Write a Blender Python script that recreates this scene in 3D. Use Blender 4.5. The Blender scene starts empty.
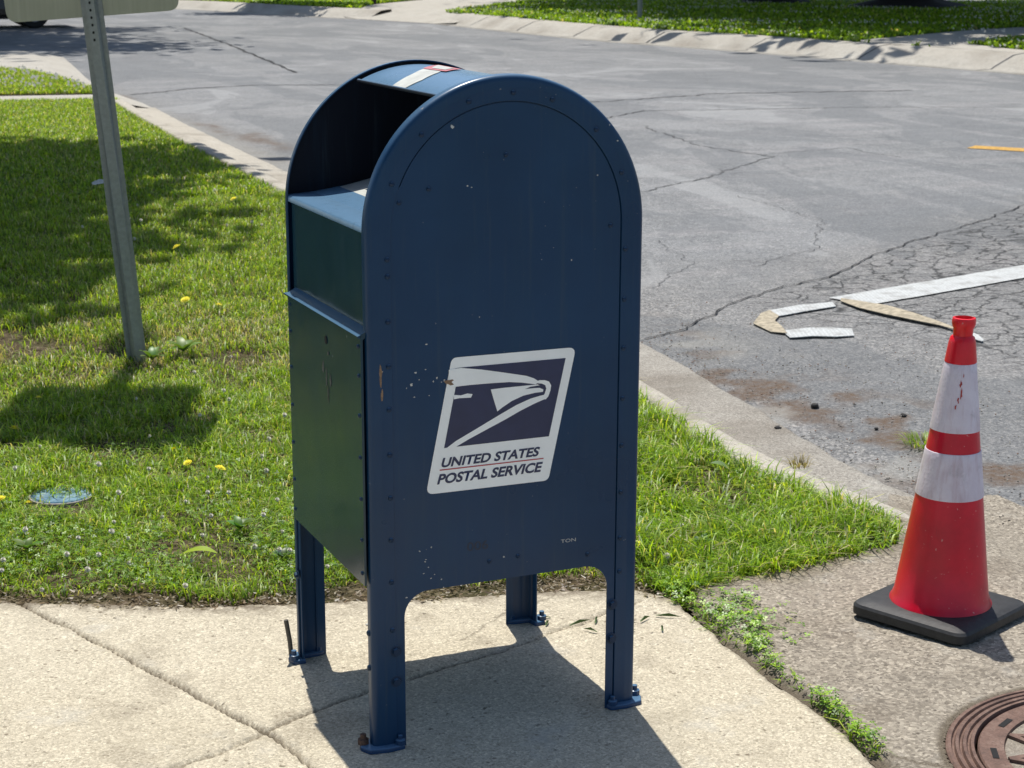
import bpy, bmesh, math, random
import numpy as np
from mathutils import Vector, Matrix
random.seed(7)
RS = np.random.RandomState(11)
sc = bpy.context.scene
COL = sc.collection
R = math.radians

# ------------------------------------------------------------------ helpers
def link(o, parent=None):
    COL.objects.link(o)
    if parent is not None: o.parent = parent
    return o

def tag(o, label=None, cat=None, group=None, kind=None):
    if label: o['label'] = label
    if cat: o['category'] = cat
    if group: o['group'] = group
    if kind: o['kind'] = kind
    return o

def thing(name, label, cat, loc=(0, 0, 0), rotz=0.0, group=None):
    o = bpy.data.objects.new(name, None)
    o.empty_display_size = .05
    o.location = loc; o.rotation_euler = (0, 0, rotz)
    link(o)
    return tag(o, label, cat, group)

def mesh_obj(name, verts, faces, mat, parent=None, smooth=False, mats=None, mi=None):
    me = bpy.data.meshes.new(name)
    me.from_pydata([tuple(v) for v in verts], [], [tuple(f) for f in faces])
    me.validate()
    for m in (mats or [mat]): me.materials.append(m)
    if mi is not None: me.polygons.foreach_set('material_index', mi)
    if smooth: me.polygons.foreach_set('use_smooth', [True] * len(me.polygons))
    me.update()
    return link(bpy.data.objects.new(name, me), parent)

class MB:
    """collects shapes into one mesh"""
    def __init__(s): s.v = []; s.f = []
    def add(s, vs, fs):
        n = len(s.v); s.v += [tuple(v) for v in vs]; s.f += [tuple(i + n for i in f) for f in fs]; return s
    def box(s, a, b):
        (x0, y0, z0), (x1, y1, z1) = a, b
        v = [(x0,y0,z0),(x1,y0,z0),(x1,y1,z0),(x0,y1,z0),(x0,y0,z1),(x1,y0,z1),(x1,y1,z1),(x0,y1,z1)]
        return s.add(v, [(0,3,2,1),(4,5,6,7),(0,1,5,4),(1,2,6,5),(2,3,7,6),(3,0,4,7)])
    def tube(s, pts, rad, n=10, cap=True):
        pts = [Vector(p) for p in pts]; rr = rad if hasattr(rad, '__len__') else [rad] * len(pts)
        vs = []
        up = Vector((0, 0, 1))
        for i, p in enumerate(pts):
            d = (pts[min(i+1, len(pts)-1)] - pts[max(i-1, 0)]).normalized()
            a = d.cross(up)
            if a.length < 1e-3: a = d.cross(Vector((1, 0, 0)))
            a.normalize(); b = d.cross(a).normalized()
            for k in range(n):
                t = 2*math.pi*k/n
                vs.append(p + (a*math.cos(t) + b*math.sin(t)) * rr[i])
        fs = []
        for i in range(len(pts)-1):
            for k in range(n):
                fs.append((i*n+k, i*n+(k+1) % n, (i+1)*n+(k+1) % n, (i+1)*n+k))
        if cap: fs += [tuple(range(n))[::-1], tuple((len(pts)-1)*n+k for k in range(n))]
        return s.add(vs, fs)
    def lathe(s, prof, n=48, c=(0, 0, 0), lean=(0, 0), cap=True):
        vs = []; fs = []
        for (r, z) in prof:
            for k in range(n):
                t = 2*math.pi*k/n
                vs.append((c[0]+r*math.cos(t)+lean[0]*z, c[1]+r*math.sin(t)+lean[1]*z, c[2]+z))
        for i in range(len(prof)-1):
            for k in range(n):
                fs.append((i*n+k, i*n+(k+1) % n, (i+1)*n+(k+1) % n, (i+1)*n+k))
        if cap: fs += [tuple(range(n))[::-1], tuple((len(prof)-1)*n+k for k in range(n))]
        return s.add(vs, fs)
    def build(s, name, mat, parent=None, smooth=False, bevel=0, seg=2, angle=35):
        o = mesh_obj(name, s.v, s.f, mat, parent, smooth)
        if bevel:
            m = o.modifiers.new('b', 'BEVEL'); m.width = bevel; m.segments = seg; m.limit_method = 'ANGLE'
            m.angle_limit = R(40)
            o.data.polygons.foreach_set('use_smooth', [True]*len(o.data.polygons))
            w = o.modifiers.new('w', 'WEIGHTED_NORMAL'); w.keep_sharp = True
        elif smooth:
            auto_smooth(o, angle)
        return o

def auto_smooth(o, angle=35):
    bm = bmesh.new(); bm.from_mesh(o.data)
    for e in bm.edges:
        if len(e.link_faces) == 2 and e.calc_face_angle(0) > R(angle): e.smooth = False
    bm.to_mesh(o.data); bm.free()

def np_mesh(name, V, F, mat, parent=None, cols=None, attrs=None, smooth=False, mats=None, mi=None):
    """V (n,3); F list of arrays (m,k)"""
    me = bpy.data.meshes.new(name)
    V = np.asarray(V, dtype=np.float32)
    me.vertices.add(len(V)); me.vertices.foreach_set('co', V.ravel())
    loops = np.concatenate([f.ravel() for f in F]).astype(np.int32)
    tot = np.concatenate([np.full(len(f), f.shape[1]) for f in F]).astype(np.int32)
    st = np.concatenate([[0], np.cumsum(tot)[:-1]]).astype(np.int32)
    me.loops.add(len(loops)); me.loops.foreach_set('vertex_index', loops)
    me.polygons.add(len(tot)); me.polygons.foreach_set('loop_start', st)
    if smooth: me.polygons.foreach_set('use_smooth', np.ones(len(tot), dtype=bool))
    for m in (mats or [mat]): me.materials.append(m)
    if mi is not None: me.polygons.foreach_set('material_index', mi.astype(np.int32))
    me.update(calc_edges=True)
    if cols is not None:
        a = me.attributes.new('Col', 'FLOAT_COLOR', 'POINT')
        c = np.ones((len(V), 4), dtype=np.float32); c[:, :3] = cols
        a.data.foreach_set('color', c.ravel())
    for k, val in (attrs or {}).items():
        a = me.attributes.new(k, 'FLOAT', 'POINT'); a.data.foreach_set('value', np.asarray(val, dtype=np.float32).ravel())
    return link(bpy.data.objects.new(name, me), parent)

def hsh(ix, iy, s):
    n = (ix.astype(np.int64)*374761393 + iy.astype(np.int64)*668265263 + s*974711) & 0x7fffffff
    n = ((n ^ (n >> 13)) * 1274126177) & 0x7fffffff
    return ((n ^ (n >> 16)) & 0xffff) / 65535.0
def vnoise(x, y, s=0):
    ix = np.floor(x); iy = np.floor(y); fx = x-ix; fy = y-iy
    fx = fx*fx*(3-2*fx); fy = fy*fy*(3-2*fy)
    a = hsh(ix, iy, s); b = hsh(ix+1, iy, s); c = hsh(ix, iy+1, s); d = hsh(ix+1, iy+1, s)
    return (a*(1-fx)+b*fx)*(1-fy)+(c*(1-fx)+d*fx)*fy
def fbm(x, y, s=0, o=4):
    t = 0; a = .5; n = 0
    for i in range(o):
        t = t+a*vnoise(x*2**i+17.3*i, y*2**i+5.1*i, s+i); n += a; a *= .5
    return t/n
def sstep(a, b, x):
    t = np.clip((x-a)/(b-a), 0, 1); return t*t*(3-2*t)
def seg_dist(X, Y, pts):
    d = np.full(np.shape(X), 1e9)
    for (ax, ay), (bx, by) in zip(pts[:-1], pts[1:]):
        vx, vy = bx-ax, by-ay; L = vx*vx+vy*vy+1e-12
        t = np.clip(((X-ax)*vx+(Y-ay)*vy)/L, 0, 1)
        d = np.minimum(d, np.hypot(X-ax-t*vx, Y-ay-t*vy))
    return d
def inpoly(X, Y, poly):
    r = np.zeros(np.shape(X), bool); n = len(poly); j = n-1
    for i in range(n):
        xi, yi = poly[i]; xj, yj = poly[j]
        if yi != yj:
            r ^= ((yi > Y) != (yj > Y)) & (X < (xj-xi)*(Y-yi)/(yj-yi)+xi)
        j = i
    return r

# ------------------------------------------------------------------ materials
class NT:
    def __init__(s, name):
        s.m = bpy.data.materials.new(name); s.m.use_nodes = True
        s.t = s.m.node_tree; s.b = s.t.nodes['Principled BSDF']; s._tc = None
    def n(s, typ, **kw):
        nd = s.t.nodes.new(typ)
        for k, v in kw.items(): setattr(nd, k, v)
        return nd
    def l(s, a, b): s.t.links.new(a, b)
    def put(s, sock, v):
        if v is None: return
        if isinstance(v, bpy.types.NodeSocket): s.l(v, sock)
        else:
            if isinstance(v, tuple) and len(v) == 3 and len(sock.default_value) == 4: v = v+(1,)
            sock.default_value = v
    def co(s):
        if not s._tc: s._tc = s.n('ShaderNodeTexCoord')
        return s._tc.outputs['Object']
    def mapping(s, scale=(1, 1, 1), rot=(0, 0, 0), loc=(0, 0, 0)):
        m = s.n('ShaderNodeMapping'); s.l(s.co(), m.inputs[0])
        m.inputs['Scale'].default_value = scale; m.inputs['Rotation'].default_value = rot; m.inputs['Location'].default_value = loc
        return m.outputs[0]
    def noise(s, scale, detail=3, rough=.5, vec=None, dist=0):
        n = s.n('ShaderNodeTexNoise'); s.l(vec or s.co(), n.inputs['Vector'])
        n.inputs['Scale'].default_value = scale; n.inputs['Detail'].default_value = detail
        n.inputs['Roughness'].default_value = rough; n.inputs['Distortion'].default_value = dist
        return n.outputs['Fac']
    def voro(s, scale, feature='F1', vec=None, out='Distance', rnd=1):
        n = s.n('ShaderNodeTexVoronoi', feature=feature); s.l(vec or s.co(), n.inputs['Vector'])
        n.inputs['Scale'].default_value = scale; n.inputs['Randomness'].default_value = rnd
        return n.outputs[out]
    def ramp(s, fac, stops, interp='LINEAR'):
        r = s.n('ShaderNodeValToRGB'); s.put(r.inputs[0], fac); cr = r.color_ramp; cr.interpolation = interp
        while len(cr.elements) < len(stops): cr.elements.new(.5)
        for e, (p, c) in zip(cr.elements, stops):
            e.position = p; e.color = (c, c, c, 1) if not isinstance(c, tuple) else (c if len(c) == 4 else c+(1,))
        return r.outputs[0]
    def mix(s, fac, a, b, mode='MIX'):
        m = s.n('ShaderNodeMix', data_type='RGBA', blend_type=mode)
        s.put(m.inputs[0], fac); s.put(m.inputs[6], a); s.put(m.inputs[7], b); return m.outputs[2]
    def math(s, op, a, b=None, clamp=False):
        m = s.n('ShaderNodeMath', operation=op); m.use_clamp = clamp
        s.put(m.inputs[0], a)
        if b is not None: s.put(m.inputs[1], b)
        return m.outputs[0]
    def attr(s, name, out='Fac'):
        a = s.n('ShaderNodeAttribute'); a.attribute_name = name; return a.outputs[out]
    def bump(s, h, strength=.5, dist=.01, prev=None):
        b = s.n('ShaderNodeBump'); s.put(b.inputs['Height'], h); b.inputs['Strength'].default_value = strength
        b.inputs['Distance'].default_value = dist
        if prev is not None: s.l(prev, b.inputs['Normal'])
        return b.outputs[0]
    def done(s, col=None, rough=None, normal=None, metal=0.0, spec=None):
        s.put(s.b.inputs['Base Color'], col); s.put(s.b.inputs['Roughness'], rough)
        if normal is not None: s.l(normal, s.b.inputs['Normal'])
        s.b.inputs['Metallic'].default_value = metal
        if spec is not None: s.b.inputs['Specular IOR Level'].default_value = spec
        return s.m

def concrete(name, light, mid, dark, grain=.5, brush=True, coarse=260):
    t = NT(name)
    big = t.noise(1.7, 5, .6); med = t.noise(9, 4, .65)
    c = t.mix(t.ramp(big, [(.3, 0.), (.7, 1.)]), light, mid)
    c = t.mix(t.math('MULTIPLY', t.ramp(med, [(.45, 0.), (.8, 1.)]), .55), c, tuple(.72*v for v in mid))
    g1 = t.voro(coarse, 'F1', out='Color')
    sep = t.n('ShaderNodeSeparateColor'); t.l(g1, sep.inputs[0])
    c = t.mix(grain, c, t.mix(t.ramp(sep.outputs[0], [(0., 0.), (.25, .25), (.8, .6), (1., 1.)]), dark, tuple(min(1, v*1.35) for v in light)))
    fine = t.noise(420, 2, .7)
    c = t.mix(t.math('MULTIPLY', t.ramp(fine, [(.25, 1.), (.46, 0.)]), .8), c, dark)
    spots = t.noise(60, 3, .6)
    c = t.mix(t.ramp(spots, [(.63, 0.), (.72, .75)]), c, tuple(.55*v for v in dark))
    pale = t.noise(4.3, 5, .7)
    c = t.mix(t.ramp(pale, [(.57, 0.), (.74, .45)]), c, (.56, .55, .50))
    blot = t.noise(2.6, 6, .72)
    c = t.mix(t.ramp(blot, [(.54, 0.), (.72, .42)]), c, tuple(.55*v for v in mid))
    pit = t.voro(34, 'F1')
    c = t.mix(t.math('MULTIPLY', t.ramp(pit, [(.10, .8), (.2, 0.)]), t.ramp(t.noise(13, 3), [(.5, 0.), (.6, 1.)])), c, dark)
    gr = t.attr('groove')
    c = t.mix(gr, c, t.ramp(fine, [(.35, (.035, .028, .02)), (.6, (.16, .13, .09))]))
    st = t.attr('stain')
    c = t.mix(t.math('MULTIPLY', st, .7), c, (.12, .09, .06))
    h = t.math('ADD', t.math('MULTIPLY', fine, .6), t.math('MULTIPLY', t.math('MULTIPLY', g1 and sep.outputs[0], .6), 1.))
    n = t.bump(h, .8, .004)
    if brush:
        v = t.mapping((14, 260, 1), (0, 0, R(30)))
        n = t.bump(t.noise(1, 3, .6, v), .35, .006, n)
    n = t.bump(med, .4, .012, n)
    return t.done(c, .92, n, spec=.25)

M_walk = concrete('worn_tan_concrete', (.74, .67, .52), (.64, .57, .425), (.17, .135, .09), .45, True, 230)
M_apron = concrete('aggregate_concrete', (.46, .41, .33), (.33, .29, .23), (.07, .057, .045), .62, False, 150)
M_kerb = concrete('kerb_concrete', (.60, .56, .48), (.52, .48, .41), (.16, .14, .11), .35, False, 230)
M_gutter = concrete('gutter_concrete', (.46, .43, .375), (.38, .355, .31), (.10, .09, .08), .5, False, 190)
M_farconc = concrete('far_concrete', (.50, .48, .43), (.44, .41, .36), (.26, .24, .2), .2, False, 60)

def asphalt():
    t = NT('weathered_asphalt')
    vstretch = t.mapping((1.2, .22, 1), (0, 0, R(4)))
    big = t.noise(1, 5, .6, vstretch); mid = t.noise(2.3, 5, .65)
    c = t.mix(t.ramp(big, [(.3, 0.), (.7, 1.)]), (.185, .192, .198), (.29, .295, .30))
    c = t.mix(t.ramp(mid, [(.45, 0.), (.7, .75)]), c, (.15, .155, .16))
    # pale worn streaks
    sv = t.mapping((.55, 3.2, 1), (0, 0, R(-12)))
    c = t.mix(t.ramp(t.noise(1, 4, .7, sv), [(.48, 0.), (.66, .6)]), c, (.36, .345, .345))
    coarse = t.attr('coarse')
    v1 = t.voro(120, 'F1', out='Color'); s1 = t.n('ShaderNodeSeparateColor'); t.l(v1, s1.inputs[0])
    v2 = t.voro(115, 'F1', out='Color'); s2 = t.n('ShaderNodeSeparateColor'); t.l(v2, s2.inputs[0])
    ag = t.ramp(s1.outputs[0], [(0., .35), (.5, .9), (.85, 1.2), (1., 1.9)])
    ag = t.ramp(s1.outputs[0], [(0., (.03, .032, .034)), (.4, (.18, .19, .20)), (.8, (.30, .31, .315)), (1., (.6, .58, .55))])
    c = t.mix(.42, c, ag)
    ag2 = t.ramp(s2.outputs[1], [(0., (.03, .028, .026)), (.35, (.17, .165, .155)), (.75, (.31, .30, .285)), (1., (.55, .52, .47))])
    c = t.mix(t.math('MULTIPLY', coarse, .55), c, ag2)
    fine = t.noise(300, 2, .7)
    c = t.mix(t.ramp(fine, [(.3, .7), (.45, 0.)]), c, (.03, .03, .032))
    gm = t.noise(16, 5, .75)
    c = t.mix(t.ramp(gm, [(.33, .3), (.47, 0.)]), c, (.09, .095, .10))
    c = t.mix(t.ramp(gm, [(.55, 0.), (.72, .4)]), c, (.42, .42, .41))
    tar = t.noise(.55, 5, .6, t.mapping((1, .45, 1), (0, 0, R(-14))), 1.2)
    c = t.mix(t.ramp(tar, [(.50, 0.), (.53, .42)]), c, (.125, .135, .145))
    c = t.mix(t.ramp(tar, [(.36, .38), (.39, 0.)]), c, (.37, .375, .375))
    # alligator cracks
    wv = t.n('ShaderNodeVectorMath', operation='ADD'); t.l(t.co(), wv.inputs[0])
    nn = t.n('ShaderNodeTexNoise'); t.l(t.co(), nn.inputs['Vector']); nn.inputs['Scale'].default_value = 6; nn.inputs['Detail'].default_value = 4
    sc_ = t.n('ShaderNodeVectorMath', operation='SCALE'); t.l(nn.outputs['Color'], sc_.inputs[0]); sc_.inputs['Scale'].default_value = .22
    t.l(sc_.outputs[0], wv.inputs[1])
    mm = t.n('ShaderNodeMapping'); t.l(wv.outputs[0], mm.inputs[0]); mm.inputs['Scale'].default_value = (6.0, 9.5, 1); mm.inputs['Rotation'].default_value = (0, 0, R(25))
    ed = t.voro(1.0, 'DISTANCE_TO_EDGE', mm.outputs[0])
    ck = t.ramp(ed, [(.012, .9), (.06, 0.)])
    brk = t.ramp(t.noise(3.5, 3, .6), [(.3, .45), (.45, 1.)])
    ckm = t.math('MULTIPLY', t.math('MULTIPLY', ck, brk), t.attr('alligator'))
    c = t.mix(ckm, c, (.035, .035, .036))
    # hairline cracks everywhere, sparse
    mm2 = t.n('ShaderNodeMapping'); t.l(wv.outputs[0], mm2.inputs[0]); mm2.inputs['Scale'].default_value = (.55, .33, 1)
    ed2 = t.voro(1.0, 'DISTANCE_TO_EDGE', mm2.outputs[0])
    ck2 = t.math('MULTIPLY', t.ramp(ed2, [(.001, 1.), (.007, 0.)]), t.ramp(t.noise(1.1, 2), [(.50, 0.), (.62, .35)]))
    c = t.mix(ck2, c, (.05, .05, .052))
    dirt = t.attr('dirt')
    dn = t.ramp(t.noise(38, 4, .7), [(.3, .35), (.6, 1.)])
    c = t.mix(t.math('MULTIPLY', dirt, dn), c, (.13, .090, .062))
    c = t.mix(t.math('MULTIPLY', t.attr('pale'), .7), c, (.33, .32, .29))
    h = t.math('ADD', s1.outputs[0], t.math('MULTIPLY', fine, .8))
    h2 = t.math('SUBTRACT', h, t.math('MULTIPLY', ckm, 4.))
    n = t.bump(h2, .5, .005)
    n = t.bump(t.math('MULTIPLY', s2.outputs[1], coarse), .8, .008, n)
    return t.done(c, .85, n, spec=.3)
M_asph = asphalt()

def soil():
    t = NT('thatchy_soil')
    a = t.noise(40, 5, .7); b = t.noise(6, 4, .6)
    c = t.ramp(a, [(.25, (.03, .022, .014)), (.5, (.10, .075, .045)), (.72, (.30, .245, .17))])
    c = t.mix(t.ramp(b, [(.4, 0.), (.7, .5)]), c, (.05, .065, .02))
    n = t.bump(a, .9, .02)
    return t.done(c, .95, n, spec=.1)
M_soil = soil()

def farlawn():
    t = NT('far_turf')
    a = t.noise(3, 6, .7); b = t.noise(25, 4, .7)
    c = t.mix(t.ramp(a, [(.35, 0.), (.65, 1.)]), (.09, .16, .02), (.14, .22, .035))
    c = t.mix(t.ramp(b, [(.4, 0.), (.7, .7)]), c, (.03, .05, .012))
    return t.done(c, .95, t.bump(b, 1, .06), spec=.1)
M_turf = farlawn()

def grass_mat(name, trans=.5):
    t = NT(name)
    col = t.attr('Col', 'Color')
    nt = t.t
    d = t.n('ShaderNodeBsdfTranslucent'); t.l(t.mix(1., col, (1.35, 1.3, .5), 'MULTIPLY'), d.inputs[0])
    t.done(col, .42, spec=.5)
    mx = t.n('ShaderNodeMixShader'); mx.inputs[0].default_value = trans
    t.l(t.b.outputs[0], mx.inputs[1]); t.l(d.outputs[0], mx.inputs[2])
    t.l(mx.outputs[0], nt.nodes['Material Output'].inputs[0])
    return t.m
M_grass = grass_mat('grass_blades')
M_leaf = grass_mat('tree_leaves', .3)

def bluepaint(name='blue_enamel', base=(.0062, .035, .090), rough=.30, chips=True):
    t = NT(name)
    a = t.noise(3.2, 4, .6); b = t.noise(40, 3, .6)
    c = t.mix(t.ramp(a, [(.35, 0.), (.7, 1.)]), base, tuple(v*1.28 for v in base))
    vs = t.mapping((22, 22, 1.4))
    c = t.mix(t.ramp(t.noise(1, 4, .7, vs), [(.5, 0.), (.8, .3)]), c, (.016, .056, .10))
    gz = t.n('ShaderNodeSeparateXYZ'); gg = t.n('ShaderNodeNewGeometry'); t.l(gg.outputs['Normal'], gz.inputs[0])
    c = t.mix(t.ramp(gz.outputs[2], [(.45, 0.), (1., .8)]), c, (.11, .21, .33))  # upward faces lightened: sky and sun glare painted into the enamel colour
    dr_ = t.noise(1, 5, .7, t.mapping((60, 60, 2.2)))
    c = t.mix(t.ramp(dr_, [(.56, 0.), (.75, .35)]), c, (.05, .075, .09))
    if chips:
        sp = t.noise(95, 3, .6); ms = t.noise(7, 2, .5)
        c = t.mix(t.math('MULTIPLY', t.ramp(sp, [(.71, 0.), (.735, 1.)]), t.ramp(ms, [(.5, 0.), (.6, .8)])), c, (.30, .30, .29))
    r = t.ramp(a, [(.3, rough-.06), (.7, rough+.12)])
    n = t.bump(t.noise(5, 2), .12, .02)
    n = t.bump(b, .05, .003, n)
    return t.done(c, r, n, spec=.32)
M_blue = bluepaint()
M_blueshelf = bluepaint('lit_blue_enamel', (.10, .19, .29), .25)  # lit copy of the enamel for roof and shelf, brightness in the colour
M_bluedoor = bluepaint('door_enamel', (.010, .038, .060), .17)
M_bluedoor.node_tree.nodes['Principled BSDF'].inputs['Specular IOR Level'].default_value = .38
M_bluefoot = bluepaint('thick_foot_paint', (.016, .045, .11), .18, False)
M_inside = bluepaint('shaded_inner_enamel', (.002, .004, .011), .6, False)  # near-black base: the shade inside the hopper is put into the paint

def simple(name, col, rough=.5, metal=0., var=.15, scale=30, bump=.1, spec=.5):
    t = NT(name)
    a = t.noise(scale, 4, .6)
    c = t.mix(t.ramp(a, [(.3, 0.), (.7, 1.)]), tuple(v*(1-var) for v in col), tuple(min(1, v*(1+var)) for v in col))
    return t.done(c, rough, t.bump(a, bump, .004), metal, spec)
M_white = simple('label_white_vinyl', (.90, .92, .92), .4, 0, .05, 14)
M_navy = simple('label_navy_ink', (.022, .030, .085), .4, 0, .15, 20)
M_red = simple('label_red_ink', (.45, .045, .05), .4, 0, .1)
M_chip = simple('bare_primer', (.5, .5, .48), .7, 0, .2, 300)
M_rustchip = simple('rusted_scrape', (.25, .16, .10), .8, 0, .4, 200)
M_steel = simple('galvanised_steel', (.29, .305, .305), .5, .45, .12, 60, .15)
M_hole = simple('punched_hole_shadow', (.01, .01, .01), .9)
M_rust = simple('rusty_bolt', (.12, .07, .05), .7, .3, .4, 200)
M_rod = simple('weathered_rod', (.11, .10, .085), .7, .4, .3, 200)
M_rubber = simple('black_rubber', (.022, .023, .025), .6, 0, .3, 60, .3)
M_stick = simple('faded_sticker', (.50, .51, .47), .55, 0, .2, 25)
M_stickr = simple('faded_red_sticker', (.50, .16, .18), .55, 0, .2, 50)
M_tan = simple('dirty_tape_underside', (.38, .33, .24), .85, 0, .45, 35, .4)
M_yellow = simple('yellow_road_paint', (.50, .29, .06), .8, 0, .4, 40)
def roadwhite():
    t = NT('worn_white_road_tape')
    a = t.noise(60, 4, .7)
    v = t.mapping((52, 52, 1), (0, 0, R(20)))
    w = t.voro(1, 'F1', v, rnd=.1)
    c = t.mix(t.ramp(a, [(.3, 0.), (.7, 1.)]), (.47, .49, .485), (.60, .62, .61))
    c = t.mix(t.ramp(w, [(.2, .6), (.5, 0.)]), c, (.34, .35, .35))
    g = t.noise(11, 4, .7)
    c = t.mix(t.ramp(g, [(.48, 0.), (.68, .75)]), c, (.27, .265, .25))
    c = t.mix(t.ramp(t.noise(130, 3, .7), [(.58, 0.), (.66, .7)]), c, (.16, .16, .16))
    return t.done(c, .7, t.bump(w, .5, .003))
M_roadwhite = roadwhite()
def conered(name, base):
    t = NT(name)
    a = t.noise(9, 4, .6); f = t.noise(90, 3, .6)
    c = t.mix(t.ramp(a, [(.35, 0.), (.7, 1.)]), base, tuple(v*.72 for v in base))
    vs = t.mapping((60, 60, 3))
    c = t.mix(t.ramp(t.noise(1, 3, .6, vs), [(.62, 0.), (.78, .35)]), c, (.16, .02, .015))
    c = t.mix(t.ramp(f, [(.68, 0.), (.74, .5)]), c, (.7, .45, .42))
    t.b.inputs['Subsurface Weight'].default_value = .05
    t.b.inputs['Subsurface Radius'].default_value = (.02, .004, .002)
    t.b.inputs['Subsurface Scale'].default_value = .5
    return t.done(c, .32, t.bump(f, .08, .003))
M_cone = conered('cone_red_pvc', (.72, .004, .030))
M_conetop = conered('cone_top_pvc', (.90, .010, .024))
def collar():
    t = NT('reflective_collar')
    a = t.noise(10, 4, .6)
    vs = t.mapping((40, 40, 4))
    s = t.noise(1, 4, .7, vs)
    c = t.mix(t.ramp(a, [(.35, 0.), (.7, 1.)]), (.70, .60, .68), (.84, .77, .84))
    c = t.mix(t.ramp(s, [(.5, 0.), (.75, .7)]), c, (.50, .33, .36))
    c = t.mix(t.ramp(t.noise(26, 5, .75), [(.55, 0.), (.7, .35)]), c, (.38, .34, .36))
    h = t.voro(160, 'F1')
    return t.done(c, .38, t.bump(h, .15, .002))
M_collar = collar()
M_scrape = simple('red_scrape_mark', (.42, .05, .04), .6)
def castiron():
    t = NT('rusty_cast_iron')
    a = t.noise(22, 5, .7); f = t.noise(240, 3, .7)
    c = t.ramp(a, [(.25, (.07, .045, .036)), (.5, (.17, .10, .075)), (.75, (.27, .19, .15))])
    c = t.mix(t.ramp(f, [(.3, .6), (.5, 0.)]), c, (.05, .03, .025))
    return t.done(c, .75, t.bump(f, .5, .003), .15)
M_iron = castiron()
M_lidfill = concrete('grit_filled_recess', (.36, .32, .26), (.28, .24, .19), (.14, .12, .1), .5, False, 300)
def signback():
    t = NT('sign_back_aluminium')
    v = t.mapping((70, 70, 1.2))
    a = t.noise(1, 4, .6, v); b = t.noise(5, 4)
    c = t.mix(t.ramp(a, [(.35, 0.), (.7, 1.)]), (.43, .41, .31), (.50, .48, .37))
    c = t.mix(t.ramp(b, [(.4, 0.), (.75, .4)]), c, (.36, .345, .25))
    return t.done(c, .6, None, .1)
M_sign = signback()
M_bark = simple('bark', (.06, .045, .035), .95, 0, .4, 12, 1.)
M_mulch = simple('dark_mulch', (.022, .016, .013), .95, 0, .5, 20, 1.)
M_carpaint = simple('dark_car_paint', (.012, .012, .015), .2, 0, .1, 3, 0)
M_glass = simple('dark_car_glass', (.02, .025, .03), .05, 0, .1, 3, 0)
M_tyre = simple('tyre_rubber', (.018, .018, .018), .8, 0, .2, 40)
M_rim = simple('alloy_rim', (.45, .45, .46), .3, .9, .1, 10, 0)
M_tail = simple('red_tail_lamp', (.35, .01, .012), .15, 0, .1, 5, 0)
M_lamp = simple('clear_head_lamp', (.6, .62, .64), .1, 0, .1, 5, 0)
M_blueLid = None
def lidmat():
    t = NT('blue_plastic_lid')
    a = t.noise(18, 4, .7)
    c = t.ramp(a, [(.3, (.05, .12, .19)), (.55, (.14, .26, .36)), (.75, (.38, .46, .50))])
    return t.done(c, .5, t.bump(a, .3, .01))
M_lid = lidmat()
M_wood = simple('weathered_post_wood', (.05, .04, .035), .9, 0, .3, 15)
M_petal = simple('yellow_petals', (.95, .78, .02), .7, 0, .15, 400, .3)
M_clover = simple('white_clover_bloom', (.70, .67, .58), .9, 0, .15, 500, .3)
M_stem = simple('green_stem', (.08, .13, .03), .8)
M_stone = simple('dark_gravel', (.05, .048, .045), .9, 0, .4, 80, .5)
M_litter = simple('pale_litter', (.5, .5, .46), .7, 0, .2, 80)

# ------------------------------------------------------------------ ground plan (metres, x right of the mailbox front, y away)
KERB = [(1.79, .60), (1.775, .80), (1.71, 1.04), (1.672, 1.36), (1.69, 1.80), (1.75, 2.31), (1.84, 3.3), (1.96, 4.6), (2.06, 6.3),
        (2.14, 8.47), (2.18, 9.9), (2.23, 11.39), (2.36, 14.07), (2.47, 15.75)]
FRONT = [(-8, 3.95), (-3, 2.10), (-.55, 1.17), (-.33, 1.045), (-.187, 1.01), (-.05, .905), (.10, .90), (.232, .895), (.39, .86), (.56, .80),
         (.757, .76), (.85, .72), (.91, .64), (.95, .545), (1.0, .535), (1.197, .565), (1.417, .595), (1.65, .63), (1.775, .80)]
LAWN1 = FRONT + KERB[2:] + [(2.56, 15.9), (1.95, 16.0), (1.35, 16.1), (-8, 17.2)]
WALK_EDGE = [(-9, 4.27), (-3, 2.03), (-.55, 1.12), (-.33, 1.0), (-.12, .90), (.08, .83), (.39, .74), (.6, .69), (.88, .61), (.95, .50)]
WALK = WALK_EDGE + [(.925, .40), (.905, .25), (.90, .12), (.895, -.05), (.89, -.2), (.885, -.3), (.86, -.45), (.84, -.9), (.83, -2.2), (-9, -2.2)]
WALKR = [(.95, .50), (.925, .40), (.905, .25), (.90, .12), (.895, -.05), (.89, -.2), (.885, -.3), (.86, -.45), (.84, -.9), (.83, -2.2)]
J1 = [(-.60, 1.28), (-.516, 1.097), (-.425, .875), (-.336, .64), (-.245, .395), (-.163, .174), (-.14, .077), (-.126, -.021), (-.05, -.3), (.0, -.7), (.05, -1.6)]
J2 = [(-1.8, -.33), (-.371, .081), (-.28, .103), (-.163, .174), (-.007, .248), (.212, .311), (.421, .373), (.715, .478), (.845, .529)]

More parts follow.
